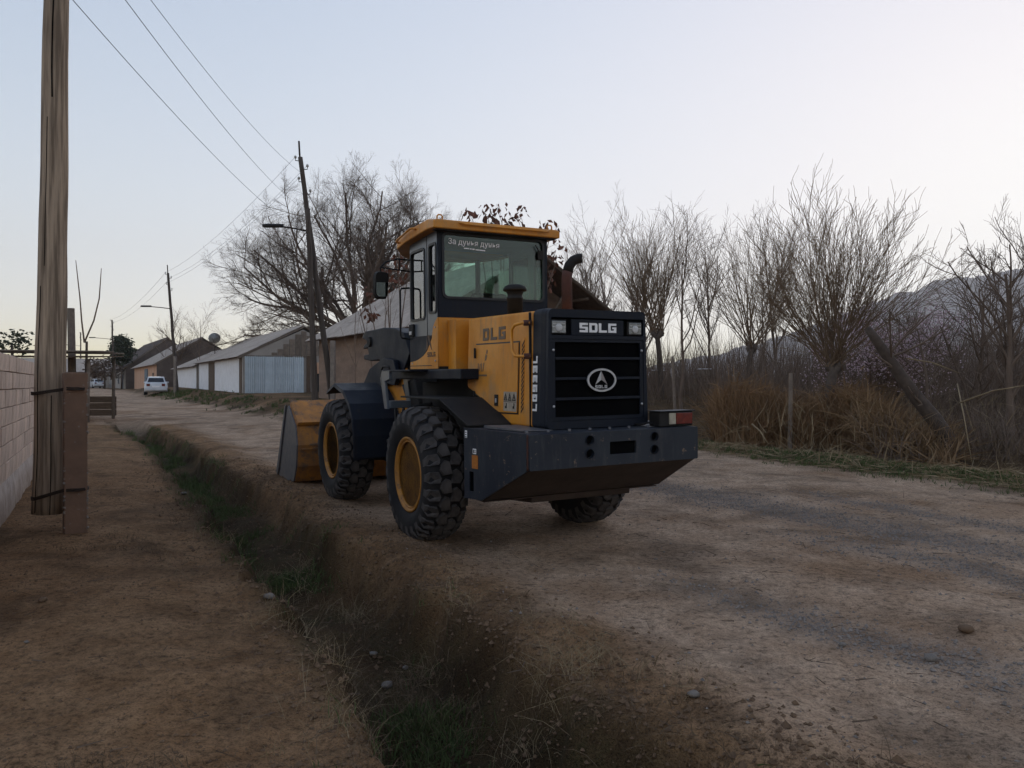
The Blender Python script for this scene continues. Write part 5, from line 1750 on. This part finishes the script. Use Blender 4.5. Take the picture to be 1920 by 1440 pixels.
# blossoming bush behind the leaning trunk
p = px(1645, 690, 20.5)
root = empty('blossom_tree', ground_at(p.x, 20.5))
tag(root, 'low fruit tree in pale pink blossom behind the leaning trunk', 'tree')
T = Twigs(81)
P6 = [lv(1, 0, 1, .08, .03, 6, taper=.4), lv(10, 50, .7, .1, .06, 5, .1, .6), lv(7, 40, .5, .12, .05, 3, .2, .55)]
for k in range(4):
    T.grow(V3((T.r.uniform(-.9, .9), T.r.uniform(-.4, .4), 0)), V3((T.r.uniform(-.3, .3), 0, 1)), 2.5, .05, 0, P6)
link('crown', T.crown.mesh('crown', M['twig']), root)
mb = MB()
leaf_quads(mb, T.tips, T.r, 26, .055, .026, 0, .17)
mb.build('blossom', M['petal'], root)['kind'] = 'stuff'

# leaning dead trunk
a, e = px(1795, 845, 14.4), px(1632, 616, 14.9)
root = empty('leaning_trunk', (a.x, a.y, gz(a.x, a.y)))
tag(root, 'dead dark trunk leaning left out of the brush on the right', 'tree trunk')
b0 = V3((a.x, a.y, gz(a.x, a.y)))
dlt = e - b0
pts = [V3((0, 0, -.15))] + [dlt * t + V3((.07 * math.sin(5 * t), 0, .05 * math.sin(9 * t))) for t in (.15, .3, .45, .6, .75, .9, 1.0)]
MB().tube(pts, [.17, .155, .145, .13, .118, .105, .09, .07], 10).build('trunk', M['dead_bark'], root, 0, True)
T = Twigs(91)
for k in range(6):
    f = T.r.uniform(.3, .9)
    T.grow(dlt * f, V3((T.r.uniform(-1, 1), -.2, T.r.uniform(.2, 1))), T.r.uniform(.6, 1.3), .025, 0, [lv(1, 0, 1, .1, .02, 5), lv(5, 35, .45, .1, 0, 3)])
link('broken_branches', T.crown.mesh('broken_branches', M['twig']), root)

# fence posts in the brush
for k, (u, vt, y, w) in enumerate(((1268, 668, 20, .06), (1481, 700, 16.8, .07), (1378, 700, 18.5, .08), (1098, 700, 30, .1))):
    x = (u - 960) / 1442 * y
    g = gz(x, y)
    h = px(u, vt, y).z - g
    o = MB().loft([[(sx * w / 2 * f, sy * w / 2 * f, z) for sx, sy in ((-1, -1), (1, -1), (1, 1), (-1, 1))] for z, f in ((-.2, 1), (h * .6, .95), (h, .85))]).build('fence_post', M['timber_pale'], None, .006, loc=(x, y, g), rot=(R(rnd.uniform(-2, 2)), R(rnd.uniform(-2, 2)), R(20)))
    tag(o, ['pale slender post behind the tail lamp', 'slim wooden post in front of the dry stalk heap', 'thin wooden post at the left end of the stalk heap', 'post behind the loader hood'][k], 'post', 'fence posts')

# brushwood: long whips lying across the right side
for k, (u0, v0, y0, u1, v1, y1, r) in enumerate(((1700, 672, 15.5, 1800, 700, 15.0, .018), (1640, 655, 16.5, 1700, 690, 16.2, .02), (1800, 755, 14.5, 1925, 722, 14.0, .018), (1795, 720, 15, 1822, 865, 13.6, .014), (1410, 795, 16.3, 1440, 832, 15.9, .02))):
    A, B = px(u0, v0, y0), px(u1, v1, y1)
    m_ = (A + B) / 2 + V3((0, 0, .06))
    o = MB().tube([V3((0, 0, 0)), m_ - A, B - A], [r, r * .8, r * .45], 6).build('dead_branch', M['straw' if k != 1 else 'twig'], None, 0, True, loc=A)
    tag(o, ['pale bare branch sticking out by the leaning trunk', 'thin branch at the top of the leaning trunk', 'long pale branch slanting up at the right edge', 'upright pale whip in front of the right brush', 'short pale stick leaning at the stalk heap'][k], 'branch', 'dead branches in the brush')


# ---- masses of stalks, brush and grass (nobody could count them)
def strips(items, mat, name, label, cat, seg=3):
    """items: (base, dir, length, width, bend vector)"""
    vs, fs = [], []
    for (b, d, L, w, bend, sd) in items:
        n0 = len(vs)
        for k in range(seg):
            t = k / seg
            c = b + d * (L * t) + bend * (t * t)
            ww = w * (1 - .6 * t)
            vs.append(c - sd * ww)
            vs.append(c + sd * ww)
        vs.append(b + d * L + bend)
        for k in range(seg - 1):
            fs.append((n0 + 2 * k, n0 + 2 * k + 1, n0 + 2 * k + 3, n0 + 2 * k + 2))
        fs.append((n0 + 2 * seg - 2, n0 + 2 * seg - 1, n0 + 2 * seg))
    me = bpy.data.meshes.new(name)
    me.from_pydata([tuple(v) for v in vs], [], fs)
    me.materials.append(M[mat])
    o = link(name, me)
    tag(o, label, cat, None, 'stuff')
    return o


def rdir(r, tilt):
    a = r.uniform(0, 6.2832)
    t = abs(r.gauss(0, tilt))
    return V3((math.sin(t) * math.cos(a), math.sin(t) * math.sin(a), math.cos(t)))


def strip(r, b, d, L, w, sag):
    sd = d.cross(V3((r.gauss(0, 1), r.gauss(0, 1), .2)))
    if sd.length < 1e-4:
        sd = V3((1, 0, 0))
    sd.normalize()
    a = r.uniform(0, 6.2832)
    return (b, d, L, w, V3((math.cos(a), math.sin(a), -.6)) * (sag * L), sd)


r_ = random.Random(5)
it = []
for k in range(11000):     # the leaning heap of maize stalks
    t = r_.random()
    u = 1335 + 320 * t
    y = 18.3 + r_.gauss(0, .35) - .8 * t
    x = (u - 960) / 1442 * y
    top_v = 700 - 25 * math.sin(t * 9) + (40 * sm(.75, 1.0, t)) + r_.uniform(-15, 35)
    h = max(.5, px(u, top_v, y).z - gz(x, y, False))
    low = r_.random() < .55
    z = gz(x, y, False) + (0 if low else r_.uniform(0, h * .7))
    L = (h * r_.uniform(.5, 1.05)) if low else r_.uniform(.3, .8)
    it.append(strip(r_, V3((x, y - (.3 if low else .1), z)), rdir(r_, .38 if low else 1.0), L, r_.uniform(.004, .012), .22 if low else .5))
strips(it, 'stalk', 'stalk_heap', 'heap of brown dry maize stalks stacked under the willows', 'stalks')
it = []
for k in range(3600):     # loose stalks sliding off the heap to the right
    t = r_.random()
    u, y = 1600 + 190 * t, 16.2 - 1.6 * t + r_.gauss(0, .5)
    x = (u - 960) / 1442 * y
    z = gz(x, y, False) + abs(r_.gauss(0, .45)) * (1 - t) + .02
    it.append(strip(r_, V3((x, y, z)), rdir(r_, 1.3), r_.uniform(.3, 1.0), r_.uniform(.006, .014), .25))
strips(it, 'tan_stalk', 'loose_stalks', 'loose fallen stalks right of the stalk heap', 'stalks')
it = []
for k in range(2600):     # straw litter on the verge
    y = r_.uniform(9.5, 18)
    s = 9.6 + abs(r_.gauss(0, .9)) * (.5 + y / 18)
    x = from_side(s, y)
    d = rdir(r_, 1.0)
    d.z = r_.uniform(-.02, .10)
    it.append(strip(r_, V3((x, y, gz(x, y) + .015)), d.normalized(), r_.uniform(.12, .5), r_.uniform(.004, .011), .05))
strips(it, 'straw', 'straw_litter', 'pale straw scattered along the right verge of the road', 'straw')

it = []
for k in range(14000):    # brush of thin whips behind the trees on the right
    y = 20 + 34 * r_.random() ** 1.3
    u = r_.uniform(1030, 2150)
    x = (u - 960) / 1442 * y
    if side(x, y) < 11.5 or (u < 1345 and y < 27):
        continue
    if 4 < side(x, y) and -4 < (x - (-2.96)) < 7 and 25 < y < 36:
        continue
    tall = r_.random()
    L = (.8 + 1.7 * r_.random()) if tall < .8 else r_.uniform(2.2, 4.0)
    it.append(strip(r_, V3((x, y, gz(x, y, False))), rdir(r_, .28), L, r_.uniform(.006, .014), .12))
strips(it, 'twig', 'brushwood', 'brown tangle of thin brush beneath the trees on the right', 'brush', 4)
it = []
for k in range(5200):     # lower dead weeds on the field edge
    y = 13 + 18 * r_.random() ** 1.6
    s = r_.uniform(12.2, 24)
    x = from_side(s, y)
    if (x / y * 1442 + 960 < 1345 and y < 24):
        continue
    it.append(strip(r_, V3((x, y, gz(x, y, False))), rdir(r_, .5), r_.uniform(.25, .9), r_.uniform(.005, .011), .25))
strips(it, 'drygrass', 'dead_weeds', 'dry weeds at the edge of the right field', 'weeds')
it = []
for k in range(2600):     # dense brush in front at the far right
    y = 14.0 + r_.random() * 5
    u = r_.uniform(1640, 2080)
    x = (u - 960) / 1442 * y
    it.append(strip(r_, V3((x, y, gz(x, y, False))), rdir(r_, .6), r_.uniform(.4, 1.35), r_.uniform(.005, .010), .3))
strips(it, 'twig', 'dark_brush', 'dark low brush around the leaning trunk at right', 'brush', 4)


it = []
for k in range(700):     # pale stems caught in the brush
    y = 14.0 + r_.random() * 8
    u = r_.uniform(1350, 2080)
    x = (u - 960) / 1442 * y
    it.append(strip(r_, V3((x, y, gz(x, y, False) + r_.uniform(0, .8))), rdir(r_, .9), r_.uniform(.3, 1.1), r_.uniform(.003, .007), .3))
strips(it, 'straw', 'pale_stems', 'pale dead stems caught in the brush at right', 'stems', 4)


def tufts(n, ymin, ymax, smu, ssd, cond, hmin, hmax, w, mat, name, label, tilt=.45, sag=.3, power=2.2, clump=1):
    r = random.Random(hash(name) % 1000 if False else len(name) * 7 + n)
    it = []
    tries = 0
    while len(it) < n and tries < n * 12:
        tries += 1
        y = ymin + (ymax - ymin) * r.random() ** power
        s = r.gauss(smu, ssd)
        x = from_side(s, y)
        if r.random() > cond(x, y, s):
            continue
        for c in range(clump):
            xx, yy = x + r.gauss(0, .035), y + r.gauss(0, .035)
            it.append(strip(r, V3((xx, yy, gz(xx, yy))), rdir(r, tilt), r.uniform(hmin, hmax) * (.7 + .02 * y), w * r.uniform(.6, 1.3) * (1 + .05 * y), sag))
    return strips(it, mat, name, label, 'grass')


tufts(15000, 2.6, 24, -.05, .22, lambda x, y, s: sm(-.02, .42, mnoise.noise((x * 1.1, y * 1.1, 1.0)) + .25 * mnoise.noise((x * 4, y * 4, 0)) + .1 * (y > 8)), .05, .17, .0028, 'grass', 'ditch_grass', 'short green grass growing in the ditch', clump=5)
tufts(6500, 2.6, 16, .0, .34, lambda x, y, s: sm(-.1, .4, mnoise.noise((x * .9, y * .9, 6.0)) + .3 * mnoise.noise((x * 3.5, y * 3.5, 2)) + (.15 if y < 6.5 else -.1)), .08, .30, .0016, 'drygrass', 'dry_ditch_grass', 'dry brown grass along the ditch banks', .7, .5, clump=4)
tufts(2600, 2.7, 8, .15, .45, lambda x, y, s: sm(0, .4, mnoise.noise((x * 1.6, y * 1.6, 3.0))), .15, .38, .0012, 'straw', 'pale_grass_stems', 'thin pale dead stems standing in the ditch', .8, .5, clump=3)
tufts(9000, 9, 19, 10.0, .35, lambda x, y, s: sm(-.3, .1, mnoise.noise((x * 1.3, y * 1.3, 1.0)) * .35 + mnoise.noise((x * .4, y * .4, 5.0)) * .4), .04, .12, .004, 'grass', 'verge_grass', 'green grass strip along the right edge of the road', power=1.2, clump=4)
tufts(1800, 2.8, 9, -1.6, .8, lambda x, y, s: (s > -2.6) * sm(.25, .5, mnoise.noise((x * 1.2, y * 1.2, 11.0))), .015, .07, .0022, 'drygrass', 'path_litter', 'bits of dry grass trodden into the footpath', 1.1, .2, clump=4)
tufts(2600, 24, 60, 6.0, .6, lambda x, y, s: sm(-.3, .2, mnoise.noise((x * .5, y * .5, 1.0))), .06, .16, .006, 'grass', 'far_verge_grass', 'green grass bank below the whitewashed house', power=1, clump=4)


# ---- loose stones and clods
def lump_mesh(seed, mat, flat=.7):
    bm = bmesh.new()
    bmesh.ops.create_icosphere(bm, subdivisions=2, radius=1)
    for v in bm.verts:
        n_ = mnoise.noise(v.co * 1.3 + V3((seed * 7.1, 0, 0))) * .35 + mnoise.noise(v.co * 2.8 + V3((0, seed * 3.3, 0))) * .12
        v.co *= (1 + n_)
        v.co.z *= flat
    me = bpy.data.meshes.new('stone')
    bm.to_mesh(me)
    bm.free()
    me.materials.append(M[mat])
    me.shade_smooth()
    return me


STONES = [  # pixel, size, label
    (505, 1122, .075, -.32, 'round whitish stone in the grassy ditch, halfway along'), (725, 1290, .085, -.25, 'egg shaped grey stone in the ditch near the bottom'),
    (700, 1228, .06, -.2, 'pale flat stone on the ditch bank above the egg shaped one'), (1300, 1307, .06, 0, 'white stone on the brown part of the road, bottom centre'),
    (1812, 1186, .09, 0, 'brown stone on the road at the right'), (1580, 1212, .045, 0, 'small grey stone on the road beside a gravel patch'),
    (80, 1128, .06, 0, 'dark flat clod on the footpath at the left'), (50, 1206, .03, 0, 'small pale chip on the footpath at the left edge'),
    (1745, 1240, .08, 0, 'flat grey stone in the gravel hollow at the right'), (800, 1010, .05, 0, 'stone lying by the near rear tyre'),
    (345, 930, .07, -.3, 'yellowish stone among green ditch grass, far part'), (760, 1255, .05, -.2, 'small white shard on the ditch bank')]
for k, (u, v, sz, zo, lab) in enumerate(STONES):
    y = 1.55 * 1442 / (v - 720)
    for _ in range(6):
        z = gz((u - 960) / 1442 * y, y)
        y = (1.55 - z) * 1442 / (v - 720)
    x = (u - 960) / 1442 * y
    o = link('stone', lump_mesh(k + 1, 'clod' if 'clod' in lab or 'brown stone' in lab else 'stone'), None, (x, y, gz(x, y) + sz * .25), (0, 0, k * 1.3))
    o.scale = (sz * .55, sz * .45, sz * .4)
    tag(o, lab, 'stone', 'loose stones')


def scatter(n, sampler, smin, smax, mat, name, label):
    r = random.Random(n)
    octa = [(1, 0, 0), (-1, 0, 0), (0, 1, 0), (0, -1, 0), (0, 0, 1), (0, 0, -1)]
    fcs = [(0, 2, 4), (2, 1, 4), (1, 3, 4), (3, 0, 4), (2, 0, 5), (1, 2, 5), (3, 1, 5), (0, 3, 5)]
    vs, fs = [], []
    for k in range(n):
        x, y = sampler(r)
        sz = r.uniform(smin, smax) * r.choice((.6, .8, 1, 1, 1.5))
        a = r.uniform(0, 6.28)
        z = gz(x, y) + sz * .2
        n0 = len(vs)
        for (i, j, q) in octa:
            i, j, q = i * r.uniform(.7, 1.2), j * r.uniform(.6, 1.0), q * r.uniform(.55, 1.0)
            vs.append((x + (i * math.cos(a) - j * math.sin(a)) * sz, y + (i * math.sin(a) + j * math.cos(a)) * sz, z + q * sz))
        fs.extend([tuple(n0 + i for i in f) for f in fcs])
    me = bpy.data.meshes.new(name)
    me.from_pydata(vs, [], fs)
    me.materials.append(M[mat])
    o = link(name, me)
    tag(o, label, 'gravel', None, 'stuff')


def s_road(r):
    y = 2.8 + 16 * r.random() ** 2.0
    return from_side(r.uniform(.8, 9.4), y), y


def s_gravel(r):
    while True:
        y = 3.6 + 10 * r.random() ** 1.2
        s = r.choice((r.gauss(5.6, .55), r.gauss(5.6, .4), r.gauss(4.5, .35), r.gauss(2.45, .3), r.gauss(7, .4)))
        x = from_side(s, y)
        if r.random() < zone(x, y)[2]:
            return x, y


def s_bank(r):
    y = 2.8 + 12 * r.random() ** 1.8
    return from_side(r.choice((r.gauss(.6, .3), r.gauss(.6, .3), r.gauss(-.55, .2))), y), y


def s_path(r):
    y = 2.7 + 9 * r.random() ** 2
    return from_side(r.uniform(-2.6, -.5), y), y


scatter(6000, s_road, .003, .011, 'pebble', 'road_pebbles', 'small loose pebbles on the dirt road')
scatter(9000, s_gravel, .006, .014, 'pebble', 'gravel_patches', 'blue grey gravel patches on the road')
scatter(7000, s_bank, .004, .019, 'clod', 'ditch_clods', 'earth clods along the ditch edge')
scatter(3500, s_path, .003, .010, 'clod', 'path_clods', 'crumbs of earth on the footpath')
r_ = random.Random(77)
it = []
for k in range(1300):
    y = 2.8 + 10 * r_.random() ** 1.7
    x = from_side(r_.uniform(-2.5, 9), y)
    d = rdir(r_, 1.0)
    d.z = .02
    it.append(strip(r_, V3((x, y, gz(x, y) + .012)), d.normalized(), r_.uniform(.03, .16), r_.uniform(.0015, .004), .03))
strips(it, 'timber', 'twig_litter', 'scraps of twig and bark strewn over the road', 'litter')


# ================================================================== the mountain and the evening air
M['rock'] = pmat('bare_mountain', (0.30, 0.26, 0.245), (0.20, 0.175, 0.165), .012, rough=1.0, bump=0.6, bscale=.03, bdist=12, spots=(0.26, 0.22, 0.19), spot_scale=.02, spot_lo=.5, spot_hi=.7)  # rock colour lightened, part of the haze is painted into it
RIDGE = [(700, 719), (900, 716), (1080, 705), (1230, 680), (1350, 660), (1480, 622), (1560, 592), (1640, 560), (1700, 543), (1760, 521), (1800, 514), (1850, 511), (1885, 503), (1920, 495), (2010, 478), (2120, 466), (2220, 520), (2300, 600), (2380, 716)]


def build_mountain():
    D0 = 1400.0
    us = [700 + 7 * k for k in range(240)]
    vs, fs = [], []
    nd = 26
    for u in us:
        for (a, va), (b, vb) in zip(RIDGE, RIDGE[1:]):
            if a <= u <= b:
                t = (u - a) / (b - a)
                v = va + (vb - va) * t
                break
        hr = (720 - v) / 1442 * D0
        k = (u - 960) / 1442
        hr = max(0, hr + (8 * mnoise.noise((u * .03, 0, 0)) + 4 * mnoise.noise((u * .1, 4, 0))) * min(1, hr / 60))
        for j in range(nd):
            f = j / (nd - 1)
            d = D0 * (.62 + .58 * f)
            t = 1 - abs(d - D0) / (D0 * (.38 if d < D0 else .20))
            t = max(0, t)
            z = hr * (t ** 1.15)
            z += hr * .18 * mnoise.noise((u * .03, d * .004, 1)) * t * (1 - t) * 4 + hr * .07 * mnoise.noise((u * .1, d * .012, 5)) * t * (1 - t) * 4
            vs.append((k * d, d, z - 1 if t > 0 else -2))
    for i in range(len(us) - 1):
        for j in range(nd - 1):
            a = i * nd + j
            fs.append((a, a + nd, a + nd + 1, a + 1))
    me = bpy.data.meshes.new('mountain')
    me.from_pydata(vs, [], fs)
    me.materials.append(M['rock'])
    me.shade_smooth()
    tag(link('mountain', me), 'bare hazy mountain ridge at the right', 'mountain', None, 'structure')


build_mountain()
hz_me = MB().span((-1790, -1790, -3), (1790, 1790, 330)).mesh('haze')
fix_normals(hz_me)
hm = bpy.data.materials.new('evening_haze')
hm.use_nodes = True
hm.node_tree.nodes.clear()
ho = hm.node_tree.nodes.new('ShaderNodeOutputMaterial')
hv = hm.node_tree.nodes.new('ShaderNodeVolumePrincipled')
hv.inputs['Color'].default_value = (0.97, 0.975, 1.0, 1)
hv.inputs['Density'].default_value = 0.00021
hv.inputs['Anisotropy'].default_value = 0.6
hm.node_tree.links.new(hv.outputs[0], ho.inputs['Volume'])
hz_me.materials.append(hm)
tag(link('haze', hz_me), 'thin evening haze in the air', 'haze', None, 'stuff')
SC.cycles.volume_bounces = 2
